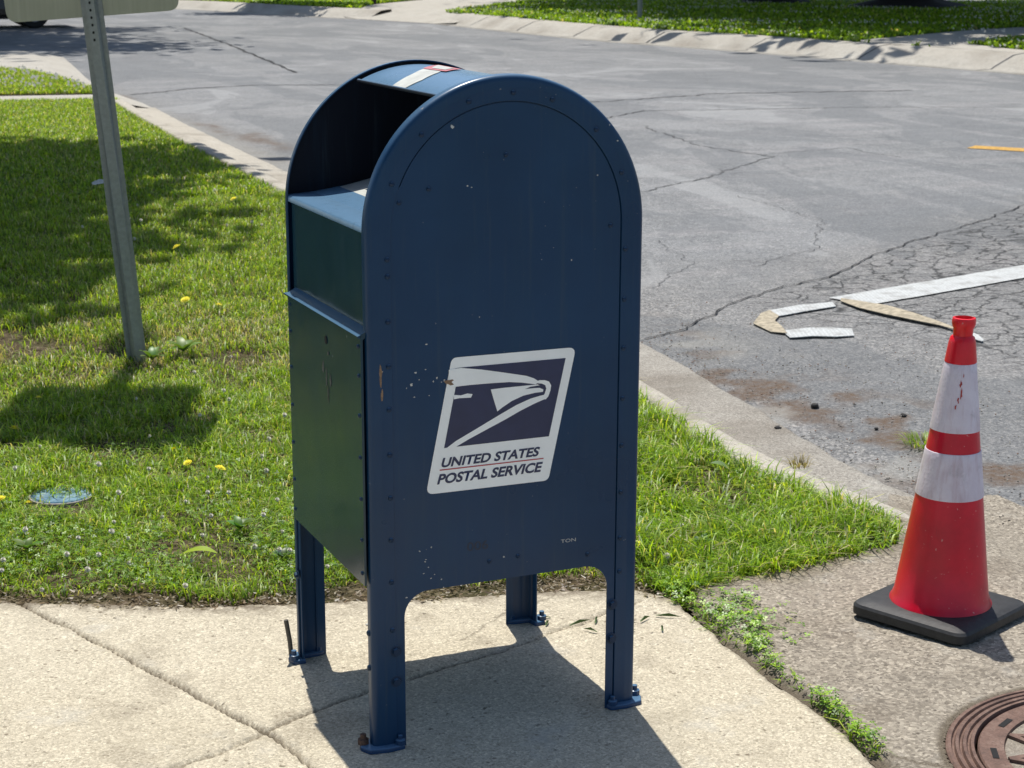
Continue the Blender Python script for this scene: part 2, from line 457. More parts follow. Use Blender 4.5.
def grid_sheet(name, x0, x1, y0, y1, step, hfun, keep, mat, attrs=None, kind='structure', smooth=True):
    nx = int(round((x1-x0)/step))+1; ny = int(round((y1-y0)/step))+1
    X, Y = np.meshgrid(np.linspace(x0, x1, nx), np.linspace(y0, y1, ny))
    Z = hfun(X, Y)
    idx = np.arange(nx*ny).reshape(ny, nx)
    F = np.stack([idx[:-1, :-1], idx[:-1, 1:], idx[1:, 1:], idx[1:, :-1]], -1).reshape(-1, 4)
    cx = (X[:-1, :-1]+X[1:, 1:]).ravel()/2; cy = (Y[:-1, :-1]+Y[1:, 1:]).ravel()/2
    F = F[keep(cx, cy)]
    V = np.stack([X.ravel(), Y.ravel(), Z.ravel()], 1)
    at = {k: f(X, Y).ravel() for k, f in (attrs or {}).items()}
    used = np.unique(F); rem = np.full(len(V), -1); rem[used] = np.arange(len(used))
    at = {k: v[used] for k, v in at.items()}
    o = np_mesh(name, V[used], [rem[F]], mat, attrs=at, smooth=smooth)
    if kind: tag(o, kind=kind)
    return o

# --- sidewalk
def walk_d(X, Y):
    w = .5*(fbm(X*9, Y*9, 3)-.5)*.05
    return seg_dist(X, Y, WALK_EDGE+WALKR[1:])+w*1.2
def jd(X, Y):
    wx = X+(fbm(X*14, Y*14, 21)-.5)*.016; wy = Y+(fbm(X*14, Y*14, 25)-.5)*.016
    d = np.minimum(seg_dist(wx, wy, J1), seg_dist(wx, wy, J2)+.0015)
    return d
def walk_h(X, Y):
    d = jd(X, Y)
    w = .0035+.0045*fbm(X*22, Y*22, 31)
    h = -.010*(1-sstep(w*.5, w*1.5, d))
    h += -.004*(1-sstep(0, .03, d))*fbm(X*40, Y*40, 8)
    h += (fbm(X*3, Y*3, 40)-.5)*.006+(fbm(X*60, Y*60, 41, 2)-.5)*.0022
    e = walk_d(X, Y)
    h += -.05*(1-sstep(.0, .014, e))
    return h
def walk_g(X, Y):
    d = jd(X, Y); w = (.001+.0055*fbm(X*26, Y*26, 31))*np.where((X > .1)&(d < .2), .8, 1)
    g = (1-sstep(w*.7, w*1.7, d))*.95
    e = walk_d(X, Y); g = np.maximum(g, (1-sstep(.0, .03, e))*.75)
    hair = seg_dist(X+(fbm(X*20, Y*20, 5)-.5)*.05, Y+(fbm(X*20, Y*20, 6)-.5)*.05, [(.36, .45), (.5, .56), (.72, .66), (.80, .63)])
    g = np.maximum(g, (1-sstep(.001, .005, hair))*.6)
    return g
def walk_s(X, Y):
    e = seg_dist(X, Y, WALK_EDGE)
    s = (1-sstep(0, .09, e+(fbm(X*12, Y*12, 9)-.5)*.10))*sstep(.3, .55, fbm(X*50, Y*50, 10))
    s = np.maximum(s, sstep(.62, .8, fbm(X*7, Y*7, 12))*.35)
    return s
grid_sheet('sidewalk', -1.7, 1.0, -1.2, 1.75, .0065, walk_h, lambda x, y: inpoly(x, y, WALK), M_walk, {'groove': walk_g, 'stain': walk_s})
def outside(x, y): return inpoly(x, y, WALK) & ~((x > -1.69) & (x < .999) & (y > -1.19) & (y < 1.74))
grid_sheet('sidewalk', -9, 1.3, -2.2, 4.4, .05, lambda X, Y: -.004+0*X, outside, M_walk)

# --- concrete driveway apron to the right, running down to the street
APR = WALKR[::-1] + [(1.0, .55), (1.197, .58), (1.417, .61), (1.65, .64), (1.78, .80), (1.86, .98), (2.00, 1.17), (2.18, 1.166), (2.35, 1.12), (2.36, .9), (2.30, .5), (2.30, -2.2)]
MH = (1.3236, -.6052, .3597)
def apr_h(X, Y):
    h = -.093*sstep(1.70, 2.20, X+.12*(Y-.2)*0)
    h += (fbm(X*3, Y*3, 50)-.5)*.012+(fbm(X*45, Y*45, 51, 3)-.5)*.006
    e = seg_dist(X, Y, WALKR)
    h += -.014*(1-sstep(.012, .045, e+(fbm(X*15, Y*15, 52)-.5)*.03))
    return h
def apr_g(X, Y):
    e = seg_dist(X, Y, WALKR)
    g = (1-sstep(.01, .05, e+(fbm(X*15, Y*15, 52)-.5)*.03))*.9
    r = np.abs(np.hypot(X-MH[0], Y-MH[1])-MH[2]-.004)
    g = np.maximum(g, (1-sstep(.003, .012+.012*fbm(X*20, Y*20, 57), r))*.85)
    c = seg_dist(X+(fbm(X*12, Y*12, 55)-.5)*.06, Y+(fbm(X*12, Y*12, 56)-.5)*.06, [(.9, -.36), (1.0, -.5), (1.06, -.58)])
    return np.maximum(g, (1-sstep(.003, .012, c))*.8)
def apr_s(X, Y):
    return np.maximum(sstep(.5, .8, fbm(X*5, Y*5, 58))*.55, (1-sstep(0, .1, seg_dist(X, Y, FRONT[13:18])+(fbm(X*10, Y*10, 59)-.5)*.1))*.6)
grid_sheet('driveway_apron', .80, 2.4, -1.3, 1.2, .008, apr_h,
           lambda x, y: inpoly(x, y, APR) & (np.hypot(x-MH[0], y-MH[1]) > MH[2]-.002), M_apron, {'groove': apr_g, 'stain': apr_s})
grid_sheet('driveway_apron', .80, 2.4, -2.2, -1.3, .05, lambda X, Y: -.093*sstep(1.70, 2.20, X), lambda x, y: inpoly(x, y, APR), M_apron)

# --- lawn soil
def lawn_h(X, Y):
    h = -.022+(fbm(X*2, Y*2, 60)-.5)*.03+(fbm(X*25, Y*25, 61)-.5)*.014
    e = seg_dist(X, Y, FRONT)
    return h-.004*(1-sstep(0, .1, e))
SOILP = [(-8, 3.80), (-3, 1.99), (-.55, 1.08), (-.33, .96), (-.12, .86), (.08, .79), (.39, .70), (.6, .65), (.9, .56), (.95, .47), (1.0, .50), (1.2, .54),
         (1.42, .57), (1.66, .6), (1.80, .79)] + [(x+.02, y) for x, y in KERB[2:]] + [(2.58, 15.9), (1.95, 16.0), (1.35, 16.1), (-8, 17.2)]
grid_sheet('soil', -1.5, 2.2, .45, 4.0, .011, lawn_h, lambda x, y: inpoly(x, y, SOILP), M_soil)
grid_sheet('soil', -8, 2.7, .5, 17.3, .08, lambda X, Y: -.024+0*X, lambda x, y: inpoly(x, y, SOILP) & ~((x > -1.46) & (x < 2.16) & (y > .45) & (y < 3.96)), M_soil)

# --- street
def near_attr(f): return f
DIRTC = [(2.40, 2.65, .16), (2.34, 2.2, .14), (2.62, 2.3, .09), (2.52, 1.3, .14), (2.36, 2.83, .10), (2.30, 2.50, .13), (2.36, 2.30, .12), (2.45, 1.75, .12), (2.50, 1.60, .10), (2.55, 2.0, .08), (2.30, 2.75, .1)]
def r_dirt(X, Y):
    s = 0*X
    for cx, cy, r in DIRTC: s = np.maximum(s, 1-sstep(r*.4, r*1.3, np.hypot(X-cx, Y-cy)+(fbm(X*11, Y*11, 71)-.5)*.25))
    s2 = (1-sstep(2.35, 3.1, X+(fbm(X*3, Y*3, 72)-.5)*.8))*sstep(.56, .7, fbm(X*6, Y*6, 73))*.6*(1-sstep(3.2, 4.5, Y))
    return np.clip(np.maximum(s, s2), 0, 1)
def r_coarse(X, Y):
    a = 1-sstep(2.6, 4.2, X+(fbm(X*2, Y*2, 74)-.5)*1.6)
    b = 1-sstep(3.6, 4.4, Y-.55*(X-2.4)+(fbm(X*2, Y*2, 75)-.5)*.5)
    return np.clip(np.maximum(a*(1-sstep(4, 6, Y)), b*.8), 0, 1)
CRACK_MAIN = [(2.379, 3.518), (2.674, 3.617), (2.862, 3.821), (3.307, 4.179), (3.728, 4.406), (3.944, 4.468), (4.358, 4.815), (5.104, 5.316), (5.735, 5.684), (6.588, 6.238), (7.4, 6.7)]
def r_allig(X, Y):
    line = np.interp(X, [p[0] for p in CRACK_MAIN], [p[1] for p in CRACK_MAIN])
    m = sstep(-.02, .12, line-Y)*(1-sstep(1.5, 2.6, line-Y+(fbm(X*1.5, Y*1.5, 76)-.5)))
    return m*sstep(3.15, 3.7, X+(fbm(X*2, Y*2, 77)-.5)*.6)
def r_pale(X, Y):
    return sstep(.55, .75, fbm(X*4, Y*4, 78))*(1-sstep(2.4, 3.0, X))*(1-sstep(4, 6, Y))*.8
ROADN = [(2.0, -1.6), (7.6, -1.6), (7.6, 7.2), (2.0, 7.2)]
grid_sheet('road', 1.7, 7.6, -1.6, 7.2, .025, lambda X, Y: -.1+(fbm(X*12, Y*12, 79)-.5)*.006*(1-sstep(2.5, 4, X)), lambda x, y: x > -9, M_asph,
           {'dirt': r_dirt, 'coarse': r_coarse, 'alligator': r_allig, 'pale': r_pale})
def fr_dirt(X, Y):
    s = 0*X
    for cx, cy, rx, ry in [(2.92, 13.2, .12, 1.1), (3.06, 12.1, .16, .9), (2.85, 17.4, .1, .5), (2.75, 11.0, .08, .8)]:
        s = np.maximum(s, 1-sstep(.4, 1.3, np.hypot((X-cx)/rx, (Y-cy)/ry)+(fbm(X*5, Y*2, 81)-.5)*1.2))
    return np.clip(s, 0, 1)*.9*sstep(.3, .6, fbm(X*14, Y*5, 82))
def fr_coarse(X, Y): return (1-sstep(2.8, 3.5, X))*.6
def fr_keep(x, y): return ~((x > 1.7) & (x < 7.6) & (y > -1.6) & (y < 7.2))
grid_sheet('road', -30.3, 17.7, -16, 64, .1, lambda X, Y: -.1+0*X, lambda x, y: fr_keep(x, y) & (x > 1.2) & (x < 7.6) & (y < 24) & (y > 6), M_asph,
           {'dirt': fr_dirt, 'coarse': fr_coarse, 'pale': lambda X, Y: (1-sstep(2.75, 3.0, X))*.7})
mb = MB()
for (x0, x1, y0, y1) in [(-30.3, 1.2, 7.2, 64), (1.2, 7.6, 24, 64), (7.6, 17.7, -16, 64), (1.7, 7.6, -16, -1.6), (-30.3, 1.7, -16, -2.2)]:
    mb.add([(x0, y0, -.1), (x1, y0, -.1), (x1, y1, -.1), (x0, y1, -.1)], [(0, 1, 2, 3)])
tag(mb.build('road', M_asph), kind='structure')
# ground sheet out to the horizon
o = mesh_obj('ground', [(-600, -600, -.16), (600, -600, -.16), (600, 900, -.16), (-600, 900, -.16)], [(0, 1, 2, 3)], M_turf); tag(o, kind='structure')

# --- kerb and gutter (sweep)
def sweep(name, path, secf, mat, step=.05, jitter=0.):
    P = []
    for (a, b) in zip(path[:-1], path[1:]):
        L = math.hypot(b[0]-a[0], b[1]-a[1]); n = max(1, int(L/step))
        for i in range(n): P.append((a[0]+(b[0]-a[0])*i/n, a[1]+(b[1]-a[1])*i/n))
    P.append(path[-1]); P = np.array(P)
    for _ in range(10):
        Q = P.copy(); Q[1:-1] = (P[:-2]+P[1:-1]*2+P[2:])/4; P = Q
    T = np.gradient(P, axis=0); T /= np.linalg.norm(T, axis=1)[:, None]
    N = np.stack([T[:, 1], -T[:, 0]], 1)
    V = []; k = None
    for i, (p, n) in enumerate(zip(P, N)):
        S = secf(p[0], p[1], i); k = len(S)
        for (d, z) in S:
            x = p[0]+n[0]*d; y = p[1]+n[1]*d
            V.append((x, y, z))
    V = np.array(V)
    if jitter:
        V[:, 2] += (fbm(V[:, 0]*20, V[:, 1]*20, 90)-.5)*jitter
    m = len(P); idx = np.arange(m*k).reshape(m, k)
    F = np.stack([idx[:-1, :-1], idx[:-1, 1:], idx[1:, 1:], idx[1:, :-1]], -1).reshape(-1, 4)
    return tag(np_mesh(name, V, [F], mat, smooth=True, attrs={'stain': sstep(.5, .75, fbm(V[:, 0]*4, V[:, 1]*4, 91))*.5}), kind='structure')
def hfac(y): return float(sstep(.55, 1.0, np.array(y)))
def ksec(x, y, i):
    h = hfac(y); zb = -.006-(1-h)*.0
    e = .006*(vnoise(np.array(y*9.), np.array(x*9.), 3)-.5)
    S_ = [(-.02, -.12), (-.016, -.004), (0, .003), (.05, .004), (.088+e, -.001-.002*(1-h)), (.105+e, -.010), (.128+e, -.045*h-.025), (.150, -.060*h-.035), (.168, -.033*h-.055)]
    return [(d, z-.06*(1-h)) for d, z in S_]
sweep('kerb', KERB, ksec, M_kerb, .03, .004)
def gsec(x, y, i):
    dz = -.03*(1-float(sstep(.95, 1.2, np.array(y))))
    w = float(np.interp(y, [.6, 1.2, 1.7, 2.4, 3.4, 6, 9.4, 13, 16], [.36, .42, .45, .47, .49, .46, .45, .44, .42]))
    e = .03*(fbm(np.array(y*6.), np.array(1.), 4)-.5)
    return [(.160, -.0765+dz), (.2, -.078+dz), (.2+(w-.2)*.5, -.083+dz), (w+e-.015, -.088+dz), (w+e, -.092+dz), (w+e+.006, -.13+dz)]
sweep('gutter', KERB[:8], gsec, M_gutter, .03, .005)
sweep('gutter', KERB[7:], gsec, M_kerb, .03, .005)

# --- side apron and second lawn on the left
def flat(name, poly, z, mat, thick=.14, kind='structure'):
    n = len(poly); v = [(x, y, z) for x, y in poly]+[(x, y, z-thick) for x, y in poly]
    f = [tuple(range(n))]+[(i, (i+1) % n, n+(i+1) % n, n+i) for i in range(n)]
    o = mesh_obj(name, v, f, mat)
    bm = bmesh.new(); bm.from_mesh(o.data); bmesh.ops.recalc_face_normals(bm, faces=bm.faces); bm.to_mesh(o.data); bm.free()
    if kind: tag(o, kind=kind)
    return o
SA_E = [(2.86, 15.6), (2.90, 16.4), (2.88, 17.7), (2.84, 18.6), (3.05, 20.9), (3.27, 23.0), (3.55, 25.8)]
SA_I = [(2.46, 15.7), (2.5, 16.5), (2.52, 17.7), (2.50, 18.9), (2.60, 20.9), (2.8, 23.0), (3.05, 25.5)]
va = [(x, y, -.094) for x, y in SA_E]+[(x, y, -.012) for x, y in SA_I]
tag(mesh_obj('side_apron', va, [(i, i+1, 8+i, 7+i) for i in range(6)], M_farconc), kind='structure')
flat('side_apron', SA_I+[(3.0, 26.1), (-10, 26.6), (-10, 21.9), (1.9, 21.9), (2.35, 20.9), (2.47, 19.2), (2.49, 17.6), (2.45, 16.75), (1.4, 16.9), (-8, 18.0), (-8, 17.25), (1.35, 16.12), (1.95, 16.0)], -.0125, M_farconc)
tag(mesh_obj('side_apron', [(3.05, 25.5, -.012), (3.55, 25.8, -.094), (3.3, 26.7, -.094), (3.0, 26.1, -.012), (-10, 26.6, -.012), (-10, 27.2, -.094)], [(0, 1, 2, 3), (3, 2, 5, 4)], M_farconc), kind='structure')
LAWN2 = [(-10, 18.2), (1.45, 16.98), (2.5, 16.8), (2.56, 17.6), (2.52, 19.2), (2.35, 20.9), (1.9, 21.9), (-10, 21.9)]
flat('lawn_base', [(x, y) for x, y in LAWN2], -.006, M_soil, .1)

# --- far side: kerb, verge, drives
FK = [(16.6, -10), (16.1, 0), (15.6, 10), (15.17, 16.86), (14.9, 19.4), (14.65, 21.8), (14.34, 24.5), (13.85, 27.5), (13.85, 32.7), (14.02, 37.3)]
def fsec(x, y, i): return [(0, -.12), (0, -.092), (.30, -.085), (.36, -.05), (.72, .105), (.95, .13), (1.08, .13), (1.1, -.1)]
sweep('far_kerb', FK, fsec, M_farconc, .5, .02)
FK2 = [(13.3, 40.4), (12.9, 41.0), (12.06, 44.4), (10.97, 50.5), (8, 54), (-6, 58), (-30, 60)]
sweep('far_kerb', FK2, fsec, M_farconc, .5, .02)
DR = [(13.3, 40.6), (14.02, 37.0), (14.2, 36.9), (14.9, 39.2), (24.6, 53.6), (40, 76), (37, 78), (21.6, 54.8), (15.9, 46.4), (14.0, 42.6)]
def patch(name, vs, fs, mat):
    return tag(mesh_obj(name, vs, fs, mat), kind='structure')
patch('far_driveway', [(13.3, 40.6, -.094), (14.02, 37.0, -.094), (15.05, 38.6, .119), (14.35, 42.0, .119), (14.25, 36.2, -.05), (15.1, 36.4, .125),
      (24.6, 53.6, .119), (40, 76, .119), (37, 78, .119), (21.6, 54.8, .119), (15.9, 46.4, .119), (13.2, 41.8, -.05), (14.1, 43.2, .125)],
      [(0, 1, 2, 3), (1, 4, 5, 2), (3, 2, 6, 7, 8, 9, 10), (11, 0, 3, 12), (12, 3, 10)], M_farconc)
VERGE = [(17.6, -10), (17.1, 0), (16.6, 10), (16.17, 16.86), (15.9, 19.4), (15.65, 21.8), (15.34, 24.5), (14.85, 27.5), (14.85, 32.7), (14.95, 37.0), (15.0, 38.9), (24.7, 53.3), (42, 79), (120, 140), (160, -10)]
flat('verge_ground', VERGE, .115, M_turf)
VERGE2 = [(13.9, 42.2), (15.8, 46.6), (21.4, 55.2), (38, 80), (20, 120), (-60, 120), (-60, 61), (-30, 61), (-6, 59), (8.4, 55), (11.9, 51), (13.05, 44.7)]
flat('verge_ground', VERGE2, .115, M_turf)
def kjoint(x, y, nx, ny):
    ds = [(.02, -.086), (.30, -.079), (.36, -.044), (.72, .111), (.95, .136), (1.08, .136)]
    t = Vector((-ny, nx, 0)).normalized()*.018
    v = []
    for d, z in ds: v += [(x+nx*d-t.x, y+ny*d-t.y, z), (x+nx*d+t.x, y+ny*d+t.y, z)]
    tag(mesh_obj('kerb_joint', v, [(2*i, 2*i+1, 2*i+3, 2*i+2) for i in range(5)], M_crack2), kind='structure')
M_crack2 = simple('faint_seam', (.10, .102, .105), .95)
for yy in np.arange(17.8, 37, 2.9):
    xx = np.interp(yy, [p[1] for p in FK], [p[0] for p in FK]); dx = (np.interp(yy+.5, [p[1] for p in FK], [p[0] for p in FK])-np.interp(yy-.5, [p[1] for p in FK], [p[0] for p in FK]))
    L = math.hypot(1, dx); kjoint(float(xx), float(yy), 1/L, float(-dx)/L)
RDR = [(16.1, 16.6), (15.9, 19.6), (15.7, 22.0), (17.2, 22.9), (20.3, 24.9), (34, 31), (34, 29.4), (21.5, 23.3), (18.4, 21.6), (17.0, 20.5), (16.6, 19.0), (16.45, 16.6)]
flat('far_driveway', RDR, .132, M_farconc, .1)
flat('far_footpath', [(32.6, 42.5), (36.0, 47.5), (60, 60), (60, 52)], .125, M_farconc, .1)
# --- road markings and long cracks
def ribbon(name, pts, w, z, mat, seed=0, wig=.02, kind='structure', vary=.85):
    P = []
    for (a, b) in zip(pts[:-1], pts[1:]):
        L = math.hypot(b[0]-a[0], b[1]-a[1]); n = max(2, int(L/.04)) if L < 4 else max(2, int(L/.12))
        for i in range(n): P.append((a[0]+(b[0]-a[0])*i/n, a[1]+(b[1]-a[1])*i/n))
    P.append(pts[-1]); P = np.array(P); T = np.gradient(P, axis=0); T /= np.linalg.norm(T, axis=1)[:, None]
    N = np.stack([-T[:, 1], T[:, 0]], 1)
    s = np.arange(len(P))*.35
    off = (fbm(s, s*0+seed, seed)-.5)*2*wig
    P = P+N*off[:, None]
    ww = w*(1-vary+2*vary*fbm(s*1.7, s*0+3, seed+5)); ww[0] *= .2; ww[-1] *= .2
    V = np.concatenate([np.c_[P+N*ww[:, None]/2, np.full(len(P), z)], np.c_[P-N*ww[:, None]/2, np.full(len(P), z)]])
    n = len(P); F = np.array([(n+i, n+i+1, i+1, i) for i in range(n-1)])
    return tag(np_mesh(name, V, [F], mat), kind=kind)
M_crack = simple('crack_shadow', (.022, .022, .023), .95)
ribbon('road_crack', CRACK_MAIN, .0085, -.094, M_crack, 1, .035)
ribbon('road_crack', [(7.9, 36.5), (6.98, 28.7), (5.92, 20.8)], .05, -.096, M_crack, 2, .05)
ribbon('road_crack', [(5.6, 11.6), (6.4, 12.6), (7.6, 13.6), (8.2, 13.45), (10.0, 13.15), (11.7, 12.5), (13.5, 11.8)], .02, -.096, M_crack, 3, .03)
ribbon('road_crack', [(6.83, 12.2), (6.43, 10.3), (6.55, 9.35), (5.9, 8.8), (5.28, 8.23), (4.57, 7.8)], .013, -.096, M_crack2, 4, .06)
ribbon('road_crack', [(3.0, 17.7), (3.43, 18.0), (4.0, 18.5), (4.84, 18.7), (6.2, 18.2)], .05, -.096, M_crack2, 5, .06)
ribbon('road_crack', [(6.55, 9.5), (7.5, 9.7), (7.5, 8.9)], .009, -.096, M_crack2, 6, .05)
ribbon('road_crack', [(7.0, 14.6), (9.5, 15.4), (12, 15.0)], .05, -.096, M_crack2, 7, .1)
ribbon('road_crack', [(3.7, 4.9), (4.3, 5.2), (5.0, 6.2), (5.1, 7.4)], .004, -.096, M_crack2, 8, .06)
ribbon('road_crack', [(3.0, 4.6), (3.5, 5.1), (3.7, 5.9)], .004, -.096, M_crack2, 9, .06)
def decal(name, poly, z, mat, kind=None, parent=None):
    return tag(mesh_obj(name, [(x, y, z) for x, y in poly], [tuple(range(len(poly)))], mat, parent), kind=kind)
def frame_line(name, a, b, w, z, mat):
    # straight stripe with slightly ragged sides
    a = np.array(a); b = np.array(b); d = (b-a)/np.linalg.norm(b-a); n = np.array([-d[1], d[0]])
    k = int(np.linalg.norm(b-a)/.05)+1; s = np.linspace(0, np.linalg.norm(b-a), k)
    e1 = (fbm(s*9, s*0, 33)-.5)*.012; e2 = (fbm(s*9, s*0, 37)-.5)*.012
    L = a+np.outer(s, d)+np.outer(w/2+e1, n); Rr = a+np.outer(s, d)-np.outer(w/2+e2, n)
    V = np.concatenate([np.c_[L, np.full(k, z)], np.c_[Rr, np.full(k, z)]])
    F = np.array([(k+i, k+i+1, i+1, i) for i in range(k-1)])
    return tag(np_mesh(name, V, [F], mat), kind='structure')
frame_line('road_stripe', (3.66, 3.88), (9.2, 5.35), .235, -.093, M_roadwhite)
frame_line('yellow_stripe', (8.55, 9.36), (10.6, 6.49), .25, -.0955, M_yellow)

# torn bits of road tape
def tape(name, label, rows, mat, mat2=None):
    V = []; F = []
    for (a, b, za, zb) in rows: V += [(a[0], a[1], za), (b[0], b[1], zb)]
    for i in range(len(rows)-1): F.append((2*i, 2*i+1, 2*i+3, 2*i+2))
    o = mesh_obj(name, V, F, mat)
    m = o.modifiers.new('s', 'SOLIDIFY'); m.thickness = .003; m.offset = 1
    return tag(o, label, 'tape piece')
tape('tape_piece', 'short white strip of torn road tape nearest the end of the long white stripe',
     [((3.205, 3.829), (3.167, 3.697), -.094, -.094), ((3.39, 3.87), (3.35, 3.745), -.09, -.092), ((3.574, 3.883), (3.538, 3.794), -.093, -.094)], M_roadwhite)
tape('tape_piece', 'short white strip of torn road tape nearest the gutter',
     [((3.012, 3.411), (2.97, 3.28), -.092, -.093), ((3.13, 3.38), (3.07, 3.26), -.082, -.09), ((3.24, 3.36), (3.16, 3.22), -.087, -.092), ((3.32, 3.34), (3.25, 3.215), -.094, -.094)], M_roadwhite)
tape('tape_piece', 'dirty tan folded corner of road tape joining the two short white strips',
     [((3.205, 3.829), (3.167, 3.690), -.090, -.088), ((3.11, 3.75), (3.09, 3.60), -.082, -.086), ((2.98, 3.60), (3.05, 3.48), -.090, -.083), ((2.96, 3.42), (3.0, 3.35), -.091, -.086)], M_tan)
tape('tape_piece', 'long tan underside of peeled road tape twisting off the white stripe',
     [((3.655, 3.93), (3.62, 3.88), -.088, -.090), ((3.665, 3.80), (3.60, 3.70), -.078, -.088), ((3.70, 3.62), (3.62, 3.53), -.07, -.086), ((3.725, 3.46), (3.66, 3.37), -.075, -.086), ((3.745, 3.31), (3.71, 3.24), -.085, -.09), ((3.74, 3.15), (3.725, 3.12), -.09, -.092)], M_tan)
tape('tape_piece', 'small white tip of road tape lying behind the traffic cone',
     [((3.74, 3.10), (3.70, 3.07), -.088, -.092), ((3.73, 3.0), (3.67, 2.97), -.086, -.09), ((3.70, 2.92), (3.68, 2.91), -.092, -.093)], M_roadwhite)

# ------------------------------------------------------------------ grass
def blades(P, h, w, az, lean, col, rs):
    """P (n,3) roots -> verts, quads, tris; curved 5-vertex blades"""
    n = len(P)
    d = np.stack([np.cos(az), np.sin(az), 0*az], 1); s = np.stack([-np.sin(az), np.cos(az), 0*az], 1)
    up = np.array([0, 0, 1.])
    mid = P+up*(h*.55)[:, None]+d*(h*lean*.35)[:, None]
    tip = P+up*(h*np.clip(1-.35*lean, .15, 1))[:, None]+d*(h*lean)[:, None]
    V = np.stack([P-s*(w/2)[:, None], P+s*(w/2)[:, None], mid+s*(w*.42)[:, None], mid-s*(w*.42)[:, None], tip], 1).reshape(-1, 3)
    i = np.arange(n)*5
    Q = np.stack([i, i+1, i+2, i+3], 1); T = np.stack([i+3, i+2, i+4], 1)
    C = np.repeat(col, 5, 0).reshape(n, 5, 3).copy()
    C[:, :2] *= .40; C[:, 4] *= 1.1  # roots darkened: shade in the gaps between blades put into vertex colour
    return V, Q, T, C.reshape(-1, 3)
GREEN = np.array([[.20, .36, .02], [.30, .48, .03], [.39, .56, .045], [.13, .24, .022], [.52, .62, .08], [.68, .62, .36], [.48, .42, .22]])
def gcols(n, p, X=None, Y=None):
    c = GREEN[RS.choice(len(GREEN), n, p=p)]*(RS.uniform(.55, 1.3, (n, 1)))
    return c
def inframe(X, Y, m=.25):
    # region around what the photograph shows, with a margin
    m = m; fx, fy = .381421, .893432; rx, ry = .919964, -.391994; cx, cy = -.96842, -2.94398
    dx = X-cx; dy = Y-cy
    z = dx*fx+dy*fy+.3509; u = (dx*rx+dy*ry-.0042)/z
    return (np.abs(u) < .2922+m/np.maximum(z, 1)+.01)
def scatter(poly, dens, bounds, f):
    x0, x1, y0, y1 = bounds
    n = int((x1-x0)*(y1-y0)*dens)
    X = RS.uniform(x0, x1, n); Y = RS.uniform(y0, y1, n)
    k = inpoly(X, Y, poly); X = X[k]; Y = Y[k]
    k = RS.rand(len(X)) < f(X, Y); return X[k], Y[k]
BARE = [(1.47, 1.18, .13), (1.50, 1.40, .08), (1.35, 1.28, .08), (-.04, 3.92, .22), (.63, 3.45, .16), (.2, 3.7, .12), (-.2, 4.2, .2), (-.30, 1.80, .07)]
def thin(X, Y):
    m = np.ones_like(X)
    for cx, cy, r in BARE: m *= .12+.88*sstep(r*.5, r*1.4, np.hypot(X-cx, Y-cy)+(fbm(X*9, Y*9, 101)-.5)*.15)
    m *= np.where(np.hypot(X+.295, (Y-1.86)*.8) < .105, .3, 1.)
    return m
parts = []
def collect(X, Y, h, w, lean, p, z=-.02):
    n = len(X)
    P = np.stack([X, Y, np.full(n, z)], 1)
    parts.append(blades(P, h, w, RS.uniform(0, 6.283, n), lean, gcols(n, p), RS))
PG = [.19, .23, .22, .12, .12, .08, .04]
# near lawn
def f_near(X, Y):
    e = seg_dist(X, Y, FRONT)+(fbm(X*7, Y*7, 103)-.5)*.11
    return sstep(.015, .085, e+.05*(X > .9))*sstep(.0, .05, seg_dist(X, Y, KERB))*thin(X, Y)*np.where(inframe(X, Y), 1., .25)*(.30+.70*sstep(.36, .56, fbm(X*8, Y*8, 104)))
X, Y = scatter(LAWN1, 21000, (-1.2, 2.0, .5, 3.2), f_near)
front = 1-sstep(.05, .75, seg_dist(X, Y, FRONT[2:12]))
rightp = sstep(.85, 1.0, X)
hh = RS.uniform(.016, .05, len(X))*(.35+1.4*fbm(X*8, Y*8, 105))*(1-.35*front*(1-rightp))*(1+.55*rightp)
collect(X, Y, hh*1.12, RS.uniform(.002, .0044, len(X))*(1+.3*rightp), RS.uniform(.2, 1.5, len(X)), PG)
# rank blades along the kerb and corner
X, Y = scatter(LAWN1, 7500, (.93, 2.0, .52, 3.4), lambda X, Y: np.where(inframe(X, Y), 1., .3)*thin(X, Y)*sstep(.35, .6, fbm(X*8, Y*8, 106))*.8)
collect(X, Y, RS.uniform(.04, .095, len(X)), RS.uniform(.003, .006, len(X)), RS.uniform(.3, 1.3, len(X)), [.2, .28, .27, .1, .12, .02, .01])
X, Y = scatter(LAWN1, 5200, (-1., 1.2, .8, 3.6), lambda X, Y: np.where(inframe(X, Y), 1., .3)*thin(X, Y)*sstep(.5, .68, fbm(X*9, Y*9, 116)))
collect(X, Y, RS.uniform(.035, .075, len(X)), RS.uniform(.0025, .0045, len(X)), RS.uniform(.3, 1.5, len(X)), [.25, .25, .2, .1, .14, .05, .01])
# middle lawn
X, Y = scatter(LAWN1, 9500, (-1.6, 2.4, 3.2, 8.0), lambda X, Y: np.where(inframe(X, Y), 1., .2)*thin(X, Y)*(.7+.3*sstep(.3, .6, fbm(X*4, Y*4, 107))))
dry = sstep(5.2, 3.6, Y) if False else (1-sstep(3.9, 4.9, Y+(fbm(X*3, Y*3, 108)-.5)))
hh = RS.uniform(.022, .06, len(X))*(.45+1.1*fbm(X*5, Y*5, 109))*(1-.2*dry)
n = len(X); P = np.stack([X, Y, np.full(n, -.02)], 1)
c = gcols(n, PG); dk = (RS.rand(n) < dry*.42*sstep(.35, .6, fbm(X*6, Y*6, 171))); c[dk] = np.array([.58, .53, .30])*RS.uniform(.7, 1.2, (dk.sum(), 1))
parts.append(blades(P, hh, RS.uniform(.003, .005, n), RS.uniform(0, 6.283, n), RS.uniform(.2, 1.3, n), c, RS))
